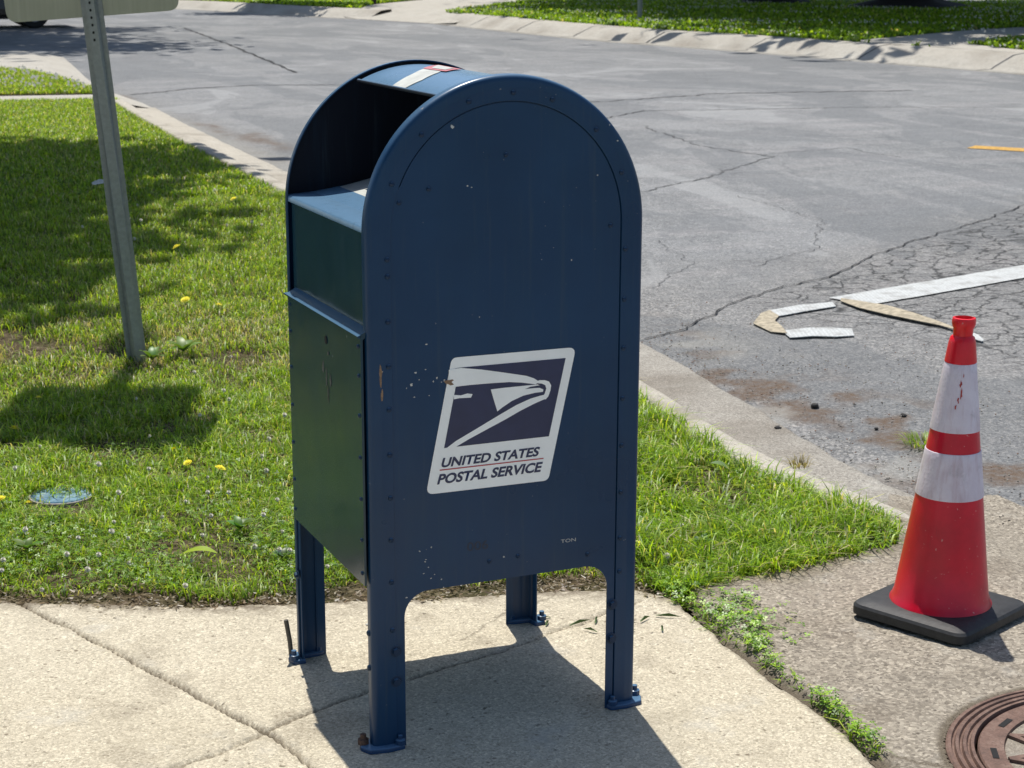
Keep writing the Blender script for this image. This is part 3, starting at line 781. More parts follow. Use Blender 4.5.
X, Y = scatter(LAWN1, 3600, (-3.5, 2.7, 8.0, 17.0), lambda X, Y: np.where(inframe(X, Y, .4), 1., .15)*(seg_dist(X, Y, KERB) > .05))
collect(X, Y, RS.uniform(.035, .07, len(X)), RS.uniform(.006, .010, len(X)), RS.uniform(.2, 1.3, len(X)), PG)
X, Y = scatter(LAWN1, 900, (-8, 0, 1.2, 17), lambda X, Y: np.where(inframe(X, Y, .2), 0., .8))
collect(X, Y, RS.uniform(.04, .07, len(X)), RS.uniform(.008, .012, len(X)), RS.uniform(.3, 1.3, len(X)), PG)
# second lawn beyond the narrow path
X, Y = scatter(LAWN2, 2000, (-6, 2.6, 16.7, 22), lambda X, Y: np.where(inframe(X, Y, .6), 1., .15))
collect(X, Y, RS.uniform(.04, .075, len(X)), RS.uniform(.008, .014, len(X)), RS.uniform(.2, 1.3, len(X)), PG, -.01)
# clover trefoils, mostly in the front of the lawn
def trefoils(X, Y, Z, s, col):
    n = len(X); vs = []; q = []
    az = RS.uniform(0, 6.283, n); tx = RS.uniform(-.5, .5, n); ty = RS.uniform(-.5, .5, n)
    V = np.zeros((n, 12, 3))
    for k in range(3):
        a = az+k*2.094
        for j, (r, da) in enumerate([(.05, 0), (.62, -.62), (1.0, 0.), (.62, .62)]):
            x = r*s*np.cos(a+da); y = r*s*np.sin(a+da)
            V[:, k*4+j, 0] = X+x; V[:, k*4+j, 1] = Y+y; V[:, k*4+j, 2] = Z+x*tx+y*ty+(.15*s if j in (1, 3) else 0)
    i = np.arange(n)*12
    Q = np.concatenate([np.stack([i+4*k, i+4*k+1, i+4*k+2, i+4*k+3], 1) for k in range(3)])
    return V.reshape(-1, 3), Q, np.zeros((0, 3), int), np.repeat(col, 12, 0)
def tcol(n):
    base = np.array([[.16, .31, .035], [.24, .42, .045], [.32, .48, .07], [.10, .20, .04]])
    return base[RS.choice(4, n)]*RS.uniform(.8, 1.25, (n, 1))
X, Y = scatter(LAWN1, 9500, (-1.0, 1.8, .5, 2.6), lambda X, Y: np.where(inframe(X, Y), 1., .2)*thin(X, Y)*sstep(.015, .08, .05*(X > .9)+seg_dist(X, Y, FRONT)+(fbm(X*7, Y*7, 103)-.5)*.11)*(.12+.88*(1-sstep(.2, 1.3, seg_dist(X, Y, FRONT))))*sstep(.35, .6, fbm(X*5, Y*5, 111)))
parts.append(trefoils(X, Y, RS.uniform(0, .022, len(X)), RS.uniform(.004, .0085, len(X)), tcol(len(X))))
def emit(name, label, cat, parts, mat):
    V = []; Q = []; T = []; C = []; n = 0
    for v, q, t, c in parts:
        V.append(v); Q.append(q+n); T.append(t+n); C.append(c); n += len(v)
    F = [np.concatenate(Q)]; T = np.concatenate(T)
    if len(T): F.append(T)
    return tag(np_mesh(name, np.concatenate(V), F, mat, cols=np.concatenate(C)), label, cat, None, 'stuff')
emit('grass', 'bright green lawn grass mixed with clover between the sidewalk and the kerb', 'grass', parts, M_grass)

# far verge grass
parts = []
def vf(X, Y):
    z = (X+.97)*.381+(Y+2.94)*.893
    return np.where(inframe(X, Y, 1.), np.clip(22/z, .2, 1)**1.3, .05)*(.6+.4*sstep(.3, .6, fbm(X*1.5, Y*1.5, 120)))
X, Y = scatter(VERGE, 330, (14.8, 46, 10, 62), vf)
k = ~inpoly(X, Y, RDR) & ~inpoly(X, Y, [(32.6, 42.5), (36.0, 47.5), (60, 60), (60, 52)]); X = X[k]; Y = Y[k]
collect(X, Y, RS.uniform(.06, .13, len(X)), RS.uniform(.03, .06, len(X)), RS.uniform(.3, 1.3, len(X)), [.3, .28, .15, .2, .04, .02, .01], .115)
X, Y = scatter(VERGE2, 130, (-12, 40, 42, 80), lambda X, Y: np.where(inframe(X, Y, 1.), 1., .1))
collect(X, Y, RS.uniform(.07, .15, len(X)), RS.uniform(.04, .08, len(X)), RS.uniform(.3, 1.3, len(X)), [.2, .3, .3, .1, .08, .02, 0], .115)
emit('grass', 'grass of the verge across the street, mostly in tree shade', 'grass', parts, M_grass)
# clover bloom specks on the far verge
X, Y = scatter(VERGE, 10, (14.8, 36, 12, 50), lambda X, Y: np.where(inframe(X, Y, 1.), 1., 0.)*sstep(.42, .6, fbm(X*.5, Y*.5, 131)))
X2, Y2 = scatter(LAWN2, 26, (-2, 2.6, 17, 22), lambda X, Y: np.where(inframe(X, Y, .3), 1., 0.))
nf = len(X); X = np.r_[X, X2]; Y = np.r_[Y, Y2]
n = len(X)
if n:
    parts = []
    V = np.zeros((n, 4, 3)); r = RS.uniform(.012, .022, n)
    for j, (a, b) in enumerate([(-1, 0), (0, -1), (1, 0), (0, 1)]):
        V[:, j, 0] = X+a*r; V[:, j, 1] = Y+b*r*.6; V[:, j, 2] = np.where(np.arange(n) < nf, .2, .06)+b*r
    i = np.arange(n)*4
    np_o = np_mesh('clover_blooms', V.reshape(-1, 3), [np.stack([i, i+1, i+2, i+3], 1)], M_clover)
    tag(np_o, 'countless tiny white clover blooms sprinkled over the far lawns', 'clover', None, 'stuff')

# weeds in the joint between the sidewalk and the apron
parts = []
def weed_zone(X, Y):
    path = [(.96, .50), (1.0, .42), (.98, .32), (.965, .21), (.93, .07), (.925, -.03), (.925, -.14), (.915, -.22), (.905, -.31), (.90, -.36)]
    d = seg_dist(X, Y, path)
    w = np.interp(Y, [-.4, -.36, -.31, -.25, -.2, -.15, -.08, .0, .07, .15, .22, .3, .42, .5, .6], [0, .018, .030, .008, .02, .030, .008, .006, .012, .022, .045, .068, .075, .06, .05])
    return (d+(fbm(X*25, Y*25, 140)-.5)*.03 < w)
X = RS.uniform(.8, 1.15, 9000); Y = RS.uniform(-.42, .62, 9000); k = weed_zone(X, Y) | (weed_zone(X-.1, Y+.0) & (RS.rand(9000) < .10) & (Y > .15)); k &= RS.rand(9000) < (.25+.75*sstep(.42, .55, fbm(X*16, Y*16, 143)))*np.where(Y < .3, .75, .9)*.8; X = X[k]; Y = Y[k]
parts.append(trefoils(X, Y, RS.uniform(-.005, .028, len(X)), RS.uniform(.005, .011, len(X)), tcol(len(X))*1.05*np.array([1.1, 1.1, .7])))
X = RS.uniform(.8, 1.15, 5200); Y = RS.uniform(-.42, .62, 5200); k = weed_zone(X, Y) & (RS.rand(5200) < .6); X = X[k]; Y = Y[k]
P = np.stack([X, Y, np.full(len(X), -.02)], 1)
parts.append(blades(P, RS.uniform(.015, .05, len(X)), RS.uniform(.002, .004, len(X)), RS.uniform(0, 6.283, len(X)), RS.uniform(.3, 1.5, len(X)), gcols(len(X), [.3, .3, .2, .1, .08, .01, .01]), RS))
emit('weeds', 'low clover-like weeds filling the joint between sidewalk and driveway apron', 'weeds', parts, M_leaf)
# small tufts by the gutter edge
def tuft(name, label, x, y, z, n, h, r, straw=False):
    a = RS.uniform(0, 6.283, n); q = np.sqrt(RS.rand(n))*r
    P = np.stack([x+q*np.cos(a), y+q*np.sin(a), np.full(n, z)], 1)
    c = gcols(n, [.2, .3, .2, .1, .1, .05, .05]) if not straw else np.array([.36, .31, .18])*RS.uniform(.7, 1.2, (n, 1))
    v, q_, t, cc = blades(P, RS.uniform(.4, 1, n)*h, RS.uniform(.002, .004, n), a+RS.uniform(-.5, .5, n), RS.uniform(.4, 1.6, n), c, RS)
    return tag(np_mesh(name, v, [q_, t], M_grass, cols=cc), label, 'weed')
tuft('weed_tuft', 'small green weed tuft in the brown grit at the gutter edge', 2.50, 1.68, -.095, 170, .05, .07)
tuft('weed_tuft', 'dry straw-coloured tuft growing on the kerb edge', 1.83, 1.40, -.02, 60, .05, .03, True)
tuft('weed_tuft', 'tiny green weed at the driveway mouth beside the gutter', 2.22, 1.16, -.09, 60, .03, .05)

# dead thatch crumbs on the bare soil strip
X = RS.uniform(-1.2, 1.75, 26000); Y = RS.uniform(.45, 1.5, 26000)
e = seg_dist(X, Y, [(x, y+.07) for x, y in WALK_EDGE[1:]] + [(1.2, .56), (1.65, .63)]); k = (e+(fbm(X*9, Y*9, 150)-.5)*.05 < .10) & (RS.rand(len(X)) < np.clip(1.1-e*8, .05, 1)) & inframe(X, Y, .5)
b2 = RS.rand(len(X)) < .9*np.maximum(0, 1-np.hypot(X-1.42, Y-1.25)/.2)
k |= b2
X = X[k]; Y = Y[k]; n = len(X)
P = np.stack([X, Y, np.where(inpoly(X, Y, WALK), .002, -.012)], 1)
a = RS.uniform(0, 6.283, n); L = RS.uniform(.004, .016, n); w = RS.uniform(.0012, .003, n)
d = np.stack([np.cos(a), np.sin(a), RS.uniform(-.1, .35, n)], 1); s = np.stack([-np.sin(a), np.cos(a), RS.uniform(-.5, .5, n)], 1)
V = np.stack([P-s*w[:, None], P+d*L[:, None]-s*w[:, None]*.5, P+d*L[:, None]+s*w[:, None]*.5, P+s*w[:, None]], 1).reshape(-1, 3)
cc = np.array([[.40, .33, .22], [.26, .20, .13], [.13, .09, .06], [.5, .45, .36], [.34, .25, .17]])[RS.choice(5, n)]*RS.uniform(.7, 1.2, (n, 1))
i = np.arange(n)*4
tag(np_mesh('dead_thatch', V, [np.stack([i, i+1, i+2, i+3], 1)], M_grass, cols=np.repeat(cc, 4, 0)), 'dry brown thatch and clippings along the lawn edge', 'thatch', None, 'stuff')
# grit on pavement and gutter
def pebbles(X, Y, Z, r, cols, name, label, cat):
    n = len(X)
    base = np.array([(1, 0, 0), (-.5, .87, 0), (-.5, -.87, 0), (.1, .1, .9), (0, 0, -.4)])
    V = np.zeros((n, 5, 3)); a = RS.uniform(0, 6.283, n)
    for j, b in enumerate(base):
        V[:, j, 0] = X+r*(b[0]*np.cos(a)-b[1]*np.sin(a)); V[:, j, 1] = Y+r*(b[0]*np.sin(a)+b[1]*np.cos(a)); V[:, j, 2] = Z+r*b[2]*.8
    V += RS.uniform(-.25, .25, V.shape)*r[:, None, None]
    i = (np.arange(n)*5)[:, None]
    T = np.concatenate([i+np.array(t)[None] for t in [(0, 1, 3), (1, 2, 3), (2, 0, 3), (1, 0, 4), (2, 1, 4), (0, 2, 4)]])
    return tag(np_mesh(name, V.reshape(-1, 3), [T], M_leaf, cols=np.repeat(cols, 5, 0)), label, cat, None, 'stuff')
n = 9000
X = RS.uniform(2.02, 3.5, n); Y = RS.uniform(.6, 4.2, n); k = RS.rand(n) < np.exp(-(X-2.15)*1.8)*(.3+.7*sstep(.4, .6, fbm(X*5, Y*5, 160))); X = X[k]; Y = Y[k]; n = len(X)
pebbles(X, Y, np.full(n, -.092), RS.uniform(.0015, .0055, n), np.array([[.3, .28, .25], [.1, .09, .08], [.26, .15, .10], [.4, .38, .34]])[RS.choice(4, n)], 'road_grit', 'loose grit lying on the street along the gutter', 'grit')

# separate dark stones
def stone(x, y, z, r, label, mat=M_stone):
    r *= .72
    bm = bmesh.new(); bmesh.ops.create_icosphere(bm, subdivisions=2, radius=1)
    for v in bm.verts:
        q = 1+.6*(vnoise(np.array(v.co.x*2+x*31), np.array(v.co.y*2+v.co.z*3+y*17), 5)-.5)*2
        v.co = Vector((v.co.x*r*1.3*q, v.co.y*r*q, v.co.z*r*.75*q))
    me = bpy.data.meshes.new('stone'); bm.to_mesh(me); bm.free(); me.materials.append(mat)
    for p in me.polygons: p.use_smooth = True
    o = bpy.data.objects.new('stone', me); o.location = (x, y, z+r*.45); o.rotation_euler = (0, 0, x*9); link(o)
    return tag(o, label, 'stone')
stone(2.655, 2.023, -.098, .013, 'dark lump of stone on the asphalt, nearest the traffic cone')
stone(2.436, 2.25, -.098, .017, 'largest dark stone, on the brown grit beside the gutter')
stone(2.14, 2.02, -.09, .014, 'dark stone lying at the outer lip of the gutter')
stone(2.465, 1.912, -.098, .009, 'small dark pebble between the weed tuft and the stones on the asphalt')
stone(1.93, 2.28, -.085, .007, 'tiny reddish pebble on the middle of the gutter', M_rust)
stone(1.335, .085, 0, .006, 'small pale pebble just in front of the cone base', M_litter)
stone(.20, .62, .0, .007, 'pale pebble on the soil edge seen under the mailbox', M_litter)

# flowers
def flower_proto(kind):
    r = thing(kind, None, None)
    if kind == 'dandelion':
        mb = MB()
        for ring, (nn, rr, zz) in enumerate([(16, .017, 0), (12, .012, .004), (8, .007, .007)]):
            for k in range(nn):
                a = 2*math.pi*k/nn+ring*.2; w = .0022
                c, s = math.cos(a), math.sin(a)
                mb.add([(0, 0, zz), (c*rr-s*w, s*rr+c*w, zz+.003), (c*rr*1.08, s*rr*1.08, zz+.0035), (c*rr+s*w, s*rr-c*w, zz+.003)], [(0, 1, 2, 3)])
        mb.build('bloom', M_petal, r)
        MB().tube([(0, 0, -.035), (.002, 0, -.015), (0, 0, 0)], .0014, 6).build('stem', M_stem, r)
    else:
        mb = MB()
        for k in range(46):
            z = 1-2*(k+.5)/46; a = k*2.39996; q = math.sqrt(1-z*z)
            n = Vector((q*math.cos(a), q*math.sin(a), z)); t = n.cross(Vector((0, 0, 1.01))).normalized()*.0016; b = n.cross(t).normalized()*.0016
            p = n*.0085; c0 = n*.003
            mb.add([c0-t, c0+t, p+t+b*.3, p+n*.0015, p-t-b*.3], [(0, 1, 2, 3, 4)])
        mb.build('bloom', M_clover, r)
        MB().tube([(0, 0, -.04), (.002, .001, -.02), (0, 0, 0)], .001, 6).build('stem', M_stem, r)
    return r
def dup(root):
    c = root.copy(); COL.objects.link(c)
    for ch in root.children:
        d = ch.copy(); COL.objects.link(d); d.parent = c
    return c
def plant(kind, cat, group, spots):
    p = flower_proto(kind); first = True
    for (x, y, z, s, label) in spots:
        o = p if first else dup(p); first = False
        s *= .95 if kind == 'dandelion' else 1.0
        o.location = (x-z*1.3, y-z*3.0, z); o.scale = (s, s, s); o.rotation_euler = (random.uniform(-.3, .3)-.15, random.uniform(-.3, .3), random.uniform(0, 6))
        tag(o, label, cat, group)
plant('dandelion', 'flower', 'yellow dandelions in the lawn', [
    (.212, 1.97, .035, 1.0, 'brightest yellow dandelion, in open sun to the left of the mailbox'),
    (.131, 2.07, .02, .8, 'yellow dandelion beside the brightest one, at the edge of the sign shadow'),
    (.14, 2.22, .045, .55, 'small yellow flower standing in the tip of the sign shadow'),
    (-.416, 1.91, .03, .95, 'yellow dandelion in front of the blue utility lid, on its left'),
    (-.36, 1.85, .02, .7, 'half-hidden yellow flower just right of the dandelion by the blue lid'),
    (-.281, 2.65, .03, 1.1, 'yellow dandelion inside the sign shadow near the left frame edge'),
    (-.15, 3.03, .03, .7, 'yellow dandelion at the far edge of the sign shadow'),
    (.972, 5.93, .04, 1.35, 'yellow dandelion in tree shade behind the sign post'),
    (.697, 4.53, .04, 1.2, 'left of two far yellow dandelions in sun right of the sign post'),
    (.80, 4.37, .035, 1.0, 'right of two far yellow dandelions in sun right of the sign post'),
    (.07, 5.88, .04, 1.1, 'yellow dandelion at the left frame edge in tree shade'),
    (1.684, 7.55, .05, 1.2, 'farthest yellow dandelion near the kerb')])
CL = [(.18, 1.736), (-.475, 1.401), (-.485, 1.325), (-.316, 1.385), (-.252, 1.35), (-.184, 1.52), (-.036, 1.588), (-.185, 1.264), (.174, 1.214), (.195, 1.20),
      (.209, 1.505), (.439, 2.761), (-.228, 2.412), (.648, 6.82), (.125, 1.759), (.43, 2.227), (.993, 6.96), (.826, 6.33), (1.551, 6.656), (1.573, 6.526), (1.392, 6.6),
      (1.695, 8.13), (-.169, 1.597), (.12, 1.26), (.02, 1.40), (-.39, 1.62), (.28, 1.62), (.33, 1.9), (-.1, 1.85), (.4, 1.4), (-.52, 1.3), (-.15, 1.45), (-.02, 1.3), (.08, 1.55), (.25, 1.05), (-.28, 1.5), (-.47, 1.55), (.33, 1.25), (-.1, 1.05), (.16, 1.9), (-.33, 2.2), (.36, 2.05), (.02, 2.05), (.45, 2.9), (.6, 3.4), (1.3, 1.5), (1.1, 1.0), (1.55, 1.7), (-.05, 1.22), (-.3, 1.25), (.05, 1.7), (-.42, 1.15), (.22, 1.35), (-.1, 2.15), (.3, 2.6), (.15, 2.9), (.42, 3.2), (.1, 2.4), (.55, 2.5), (1.2, 1.0), (1.5, .95), (1.05, .8), (1.6, 6.0), (1.1, 7.6)]
plant('clover_bloom', 'flower', 'white clover blooms in the near lawn', [(x, y, .03+random.uniform(-.005, .012), random.uniform(.5, .9)*(1 if y < 3 else 1.3), 'small round white clover bloom standing in the near lawn') for x, y in CL])

# broad leaves
def leaf(name, label, x, y, z, L, W, rz, tilt, col, cat='leaf'):
    n = 9; V = []; F = []
    for i in range(n+1):
        t = i/n; w = W*math.sin(math.pi*min(1, t*.93+.04))**.8*(1-.25*t); zz = math.sin(t*2.4)*L*.18
        V += [(t*L, -w/2, zz+.12*w), (t*L, 0, zz), (t*L, w/2, zz+.12*w)]
    for i in range(n):
        for k in range(2): F.append((i*3+k, i*3+k+1, i*3+k+4, i*3+k+3))
    V = np.array(V); cc = np.tile(np.array(col), (len(V), 1)); cc[1::3] *= 1.25
    o = np_mesh(name, V, [np.array(F)], M_leaf, cols=cc, smooth=True)
    o.location = (x, y, z); o.rotation_euler = (0, tilt, rz)
    return tag(o, label, cat)
leaf('fallen_leaf', 'large yellow-green leaf lying on the clover in front of the lawn', -.10, 1.165, .038, .085, .042, R(-25), .1, (.30, .40, .03))
leaf('fallen_leaf', 'pointed light green leaf poking up by the far left mailbox leg', .125, 1.265, .03, .055, .022, R(-35), -.35, (.24, .36, .04))
leaf('weed_leaf', 'pale broad weed leaf on the bare patch behind the mailbox', 1.55, 1.33, .02, .06, .045, R(150), -.2, (.17, .25, .10))
# rosettes
def rosette(x, y, s, label, n=7, col=(.10, .19, .035)):
    r = thing('broadleaf_weed', label, 'weed', (x, y, 0))
    for k in range(n):
        o = leaf('leaf', None, 0, 0, .01, .06*s*random.uniform(.7, 1.1), .028*s, 2*math.pi*k/n+random.uniform(-.3, .3), -random.uniform(.15, .6), tuple(c*random.uniform(.8, 1.2) for c in col), None)
        o.parent = r; o.name = 'leaf'
    return r
rosette(.10, 1.38, .9, 'pale broad-leaved weed left of the mailbox legs')
rosette(-.44, 1.43, .8, 'broad-leaved weed at the left edge of the picture', 8)
rosette(.44, 3.55, 1.4, 'broad-leaved weed growing against the foot of the sign post', 9, (.13, .22, .04))
rosette(.30, 3.45, 1.2, 'broad-leaved weed just in front of the sign post foot', 8, (.12, .20, .035))
rosette(1.16, .80, .7, 'dark rosette weed in the grass corner behind the mailbox', 7, (.06, .12, .03))
rosette(.14, 1.12, .6, 'low weed rosette at the front edge of the lawn', 7, (.07, .13, .03))
# clippings on the slab beneath the mailbox
mb = MB()
clip = []
for (x, y, a, L) in [(.60, .50, 2.6, .05), (.62, .44, .2, .06), (.68, .43, 1.0, .04), (.72, .41, -.3, .05), (.78, .40, .5, .04), (.66, .38, 2.2, .035), (.80, .33, 1.2, .03), (.57, .46, .9, .03), (.83, .42, -.6, .06), (.745, .36, 2.9, .03)]:
    c, s = math.cos(a), math.sin(a); w = .0022
    mb.add([(x-s*w, y+c*w, .003), (x+s*w, y-c*w, .003), (x+c*L*.5+s*w, y+s*L*.5-c*w, .010), (x+c*L, y+s*L, .004), (x+c*L*.5-s*w, y+s*L*.5+c*w, .010)], [(0, 1, 2, 3, 4)])
M_clip = simple('cut_grass', (.07, .12, .03), .8)
tag(mb.build('grass_clippings', M_clip), 'a few green grass clippings scattered on the slab behind the mailbox', 'clippings', None, 'stuff')
# paper litter in the shaded lawn
o = mesh_obj('litter_scrap', [(0, 0, 0), (.11, -.01, .012), (.12, .03, .02), (.05, .045, .03), (.0, .035, .012)], [(0, 1, 2, 3, 4)], M_litter)
o.location = (.98, 8.55, .03); tag(o, 'white scrap of litter in the shaded grass left of the sign post', 'litter')

# utility lid in the lawn
lidt = thing('utility_lid', 'round pale blue utility lid sunk in the lawn at the left', 'lid', (-.275, 1.93, -.018))
MB().lathe([(.0001, .010), (.05, .011), (.075, .010), (.078, .006), (.082, .006), (.085, .009)], 40, cap=False).build('cover', M_lid, lidt, True)
MB().lathe([(.085, .004), (.087, .010), (.092, .009), (.094, -.02)], 40, cap=False).build('rim', M_gutter, lidt, True)

# ------------------------------------------------------------------ manhole
mh = thing('manhole_cover', 'rusty round cast iron manhole cover with ribbed rim and wedge recesses', 'manhole cover', (MH[0], MH[1], 0))
prof = [(MH[2], -.03), (MH[2]-.002, .001), (MH[2]-.006, .004)]
rr = MH[2]-.012
for k in range(3):
    prof += [(rr, .004), (rr-.0025, -.002), (rr-.006, -.002), (rr-.0085, .005)]
    rr -= .0145
prof += [(rr, .005), (rr-.003, -.012)]
MB().lathe(prof, 128, cap=False).build('frame_ring', M_iron, mh, True, angle=25)
r0 = rr-.006
V = []
lid = MB(); lid.lathe([(r0, -.02), (r0-.001, .000), (r0-.004, .003), (r0-.05, .003), (r0-.052, -.004), (.0001, -.004)], 96, cap=False)
lid.build('cover', M_iron, mh, True, angle=25)
def wedge_ring(mb, ra, rb, a0, a1, z0, z1, n=8):
    vs = []
    for i in range(n+1):
        a = a0+(a1-a0)*i/n
        for (r, z) in ((ra, z1), (rb, z1), (rb, z0), (ra, z0)): vs.append((r*math.cos(a), r*math.sin(a), z))
    fs = []
    for i in range(n):
        for k in range(4): fs.append((i*4+k, i*4+(k+1) % 4, (i+1)*4+(k+1) % 4, (i+1)*4+k))
    fs += [(0, 3, 2, 1), (n*4, n*4+1, n*4+2, n*4+3)]
    mb.add(vs, fs)
ribs = MB()
for k in range(14):     # raised ribs making triangles
    a = 2*math.pi*k/14
    for sgn in (-1, 1):
        p0 = Vector((math.cos(a)*(r0-.055), math.sin(a)*(r0-.055), 0)); p1 = Vector((math.cos(a+sgn*.2244)*(r0-.14), math.sin(a+sgn*.2244)*(r0-.14), 0))
        d = (p1-p0).normalized(); nrm = Vector((-d.y, d.x, 0))*.006
        vs = [p0-nrm, p1-nrm, p1+nrm, p0+nrm]
        ribs.add([(v.x, v.y, -.003) for v in vs]+[(v.x, v.y, .004+.0004*sgn) for v in vs], [(4, 5, 6, 7), (0, 1, 5, 4), (1, 2, 6, 5), (2, 3, 7, 6), (3, 0, 4, 7)])
wedge_ring(ribs, .085, r0-.137, 0, 2*math.pi, -.003, .0035, 64)
ribs.build('ribs', M_iron, mh)
MB().lathe([(r0-.0525, -.0025), (r0-.14, -.0025)], 96, cap=False).build('grit_fill', M_lidfill, mh)
slots = MB()
for a in (R(118), R(150), R(245), R(62)):
    c, s = math.cos(a), math.sin(a); p = Vector((c*(r0-.03), s*(r0-.03), 0)); t = Vector((-s, c, 0))*.022; q = Vector((c, s, 0))*.006
    slots.add([tuple(p+t+q+Vector((0, 0, .0042))), tuple(p-t+q+Vector((0, 0, .0042))), tuple(p-t-q+Vector((0, 0, .0042))), tuple(p+t-q+Vector((0, 0, .0042)))], [(0, 3, 2, 1)])
slots.build('pick_slots', M_hole, mh)

# ------------------------------------------------------------------ mailbox
W, D, H = .5605, .5045, 1.272
ZC = H-W/2; RAD = W/2
box = thing('mailbox', 'blue arched street mailbox with eagle label standing on four legs', 'mailbox', (.004, 0, 0), .0125)
def outline(inset, n=64, zlow=0.0):
    """inner offset of the arch outline, from lower left, over the top, to lower right; inset may be a function of angle"""
    f = inset if callable(inset) else (lambda a: inset)
    pts = []
    k = 14
    for i in range(k): z = zlow+(ZC-zlow)*i/k; pts.append((f(180.), z))
    for i in range(n+1):
        a = 180-180*i/n; r = RAD-f(a); pts.append((RAD+r*math.cos(R(a)), ZC+r*math.sin(R(a))))
    for i in range(1, k+1): z = ZC-(ZC-zlow)*i/k; pts.append((W-f(0.), z))
    return pts
def side(near):
    sg = 1 if near else -1; y0 = 0 if near else D
    def Y(y): return y0+sg*y
    root_mb = MB()
    prof = [(.055, .0046), (.0485, .0046), (.0478, .0020), (.0475, .0003), (.047, 0), (.030, 0), (.026, -.0006), (.0225, -.0006), (.0185, 0), (.013, .0002), (.0075, .0010), (.0038, .0030), (.0014, .0060), (.0003, .0095), (0, .013), (0, .022), (.0022, .0225), (.0026, .021), (.0026, .014)]
    rows = [outline(d) for d, _ in prof]; m = len(rows[0])
    for (d, y), row in zip(prof, rows):
        root_mb.v += [(x, Y(y), z) for x, z in row]
    for i in range(len(prof)-1):
        for k in range(m-1):
            q = (i*m+k, i*m+k+1, (i+1)*m+k+1, (i+1)*m+k)
            root_mb.f.append(q if near else q[::-1])
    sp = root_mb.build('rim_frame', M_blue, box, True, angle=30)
    # plate
    ins = lambda a: .0455 if a > 160 else .0502
    top = outline(ins)
    top = [p for p in top if p[1] > .001]
    Lx = ins(180.); Rx = W-ins(0.)
    low = [(Rx, 0), (W-.066, 0), (W-.066, .262)]
    for i in range(1, 9):
        a = R(90*i/8); low.append((W-.066-.05*(1-math.cos(a)), .262+.048*math.sin(a)))
    for i in range(8):
        a = R(90*(8-i)/8); low.append((.066+.05*(1-math.cos(a)), .262+.048*math.sin(a)))
    low += [(.066, .262), (.066, 0), (Lx, 0)]
    poly = top+low
    n = len(poly)
    ya, yb = Y(.0017), Y(.0042)
    vs = [(x, ya, z) for x, z in poly]+[(x, yb, z) for x, z in poly]
    fs = [tuple(range(n)), tuple(range(n, 2*n))[::-1]]+[(i, n+i, n+(i+1) % n, (i+1) % n) for i in range(n)]
    if not near: fs = [f[::-1] for f in fs]
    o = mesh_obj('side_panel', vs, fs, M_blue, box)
    bm = bmesh.new(); bm.from_mesh(o.data); bmesh.ops.triangulate(bm, faces=[f for f in bm.faces if len(f.verts) > 4]); bm.to_mesh(o.data); bm.free()
    # leg returns
    for (xa, xb) in ((.004, .0065), (W-.0065, W-.004)):
        lg = MB(); a, b = sorted((Y(.019), Y(.036))); lg.box((xa, a, 0), (xb, b, .36)); lg.build('leg_angle', M_blue, box)
    return
side(True); side(False)

M_rivet = bluepaint('shaded_rivet_paint', (.005, .022, .058), .45, False)  # darker than the panel: dome shading put into the rivet colour
def rivet(x, y, z, d, r=.0049, mat=M_rivet, name='rivet'):
    mb = MB(); prof = [(r, 0), (r*.92, r*.4), (r*.7, r*.62), (r*.35, r*.75), (.0002, r*.8)]
    n = 12; vs = []
    for (q, h) in prof:
        for k in range(n):
            t = 2*math.pi*k/n; a, b = q*math.cos(t), q*math.sin(t)
            if d == '-y': vs.append((x+a, y-h, z+b))
            elif d == '-x': vs.append((x-h, y-a, z+b))
            elif d == '+y': vs.append((x-a, y+h, z+b))
            else: vs.append((x+a, y+b, z+h))
    fs = []
    for i in range(len(prof)-1):
        for k in range(n): fs.append((i*n+k, i*n+(k+1) % n, (i+1)*n+(k+1) % n, (i+1)*n+k))
    mb.add(vs, fs)
    return mb.build(name, mat, box, True, angle=80)
for z in (.949, .918, .835, .752, .671, .585, .502, .42, .337, .241): rivet(.0405, 0, z, '-y')
for z in (.938, .841, .745, .645, .55, .455, .36, .29): rivet(W-.040, 0, z, '-y')
for a in (158, 134, 109, 88.5, 70, 45, 22): rivet(RAD+(RAD-.033)*math.cos(R(a)), 0, ZC+(RAD-.033)*math.sin(R(a)), '-y')
for (x, z) in [(.065, 1.05), (.122, 1.072), (.273, 1.127), (.489, .985), (.30, .352), (.45, .335), (.24, .35)]: rivet(x, .0017, z, '-y', .0045)
def hexbolt(x, y, z, d, r=.0085, mat=None, name='bolt'):
    mb = MB(); n = 6
    def P(a, b, h): return (x+a, y-h, z+b) if d == '-y' else (x-h, y-a, z+b)
    vs = []
    for (q, h, nn) in ((r*1.35, .0, 12), (r*1.35, .0018, 12)):
        for k in range(12): vs.append(P(q*math.cos(k*math.pi/6), q*math.sin(k*math.pi/6), h))
    fs = [(k, (k+1) % 12, 12+(k+1) % 12, 12+k) for k in range(12)]+[tuple(range(12, 24))]
    mb.add(vs, fs)
    vs = [P(r*.85*math.cos(k*math.pi/3+.3), r*.85*math.sin(k*math.pi/3+.3), h) for h in (.0018, .008) for k in range(6)]
    mb.add(vs, [(k, (k+1) % 6, 6+(k+1) % 6, 6+k) for k in range(6)]+[tuple(range(6, 12))])
    return mb.build(name, mat or M_rivet, box)
hexbolt(.047, .0017, .197, '-y'); hexbolt(.047, .0017, .136, '-y')
hexbolt(W-.054, .0017, .222, '-y'); hexbolt(W-.055, .0017, .150, '-y')
rivet(0, .018, .235, '-x', .006); rivet(0, .018, .165, '-x', .006)
hexbolt(0, D-.03, .2, '-x', .007)

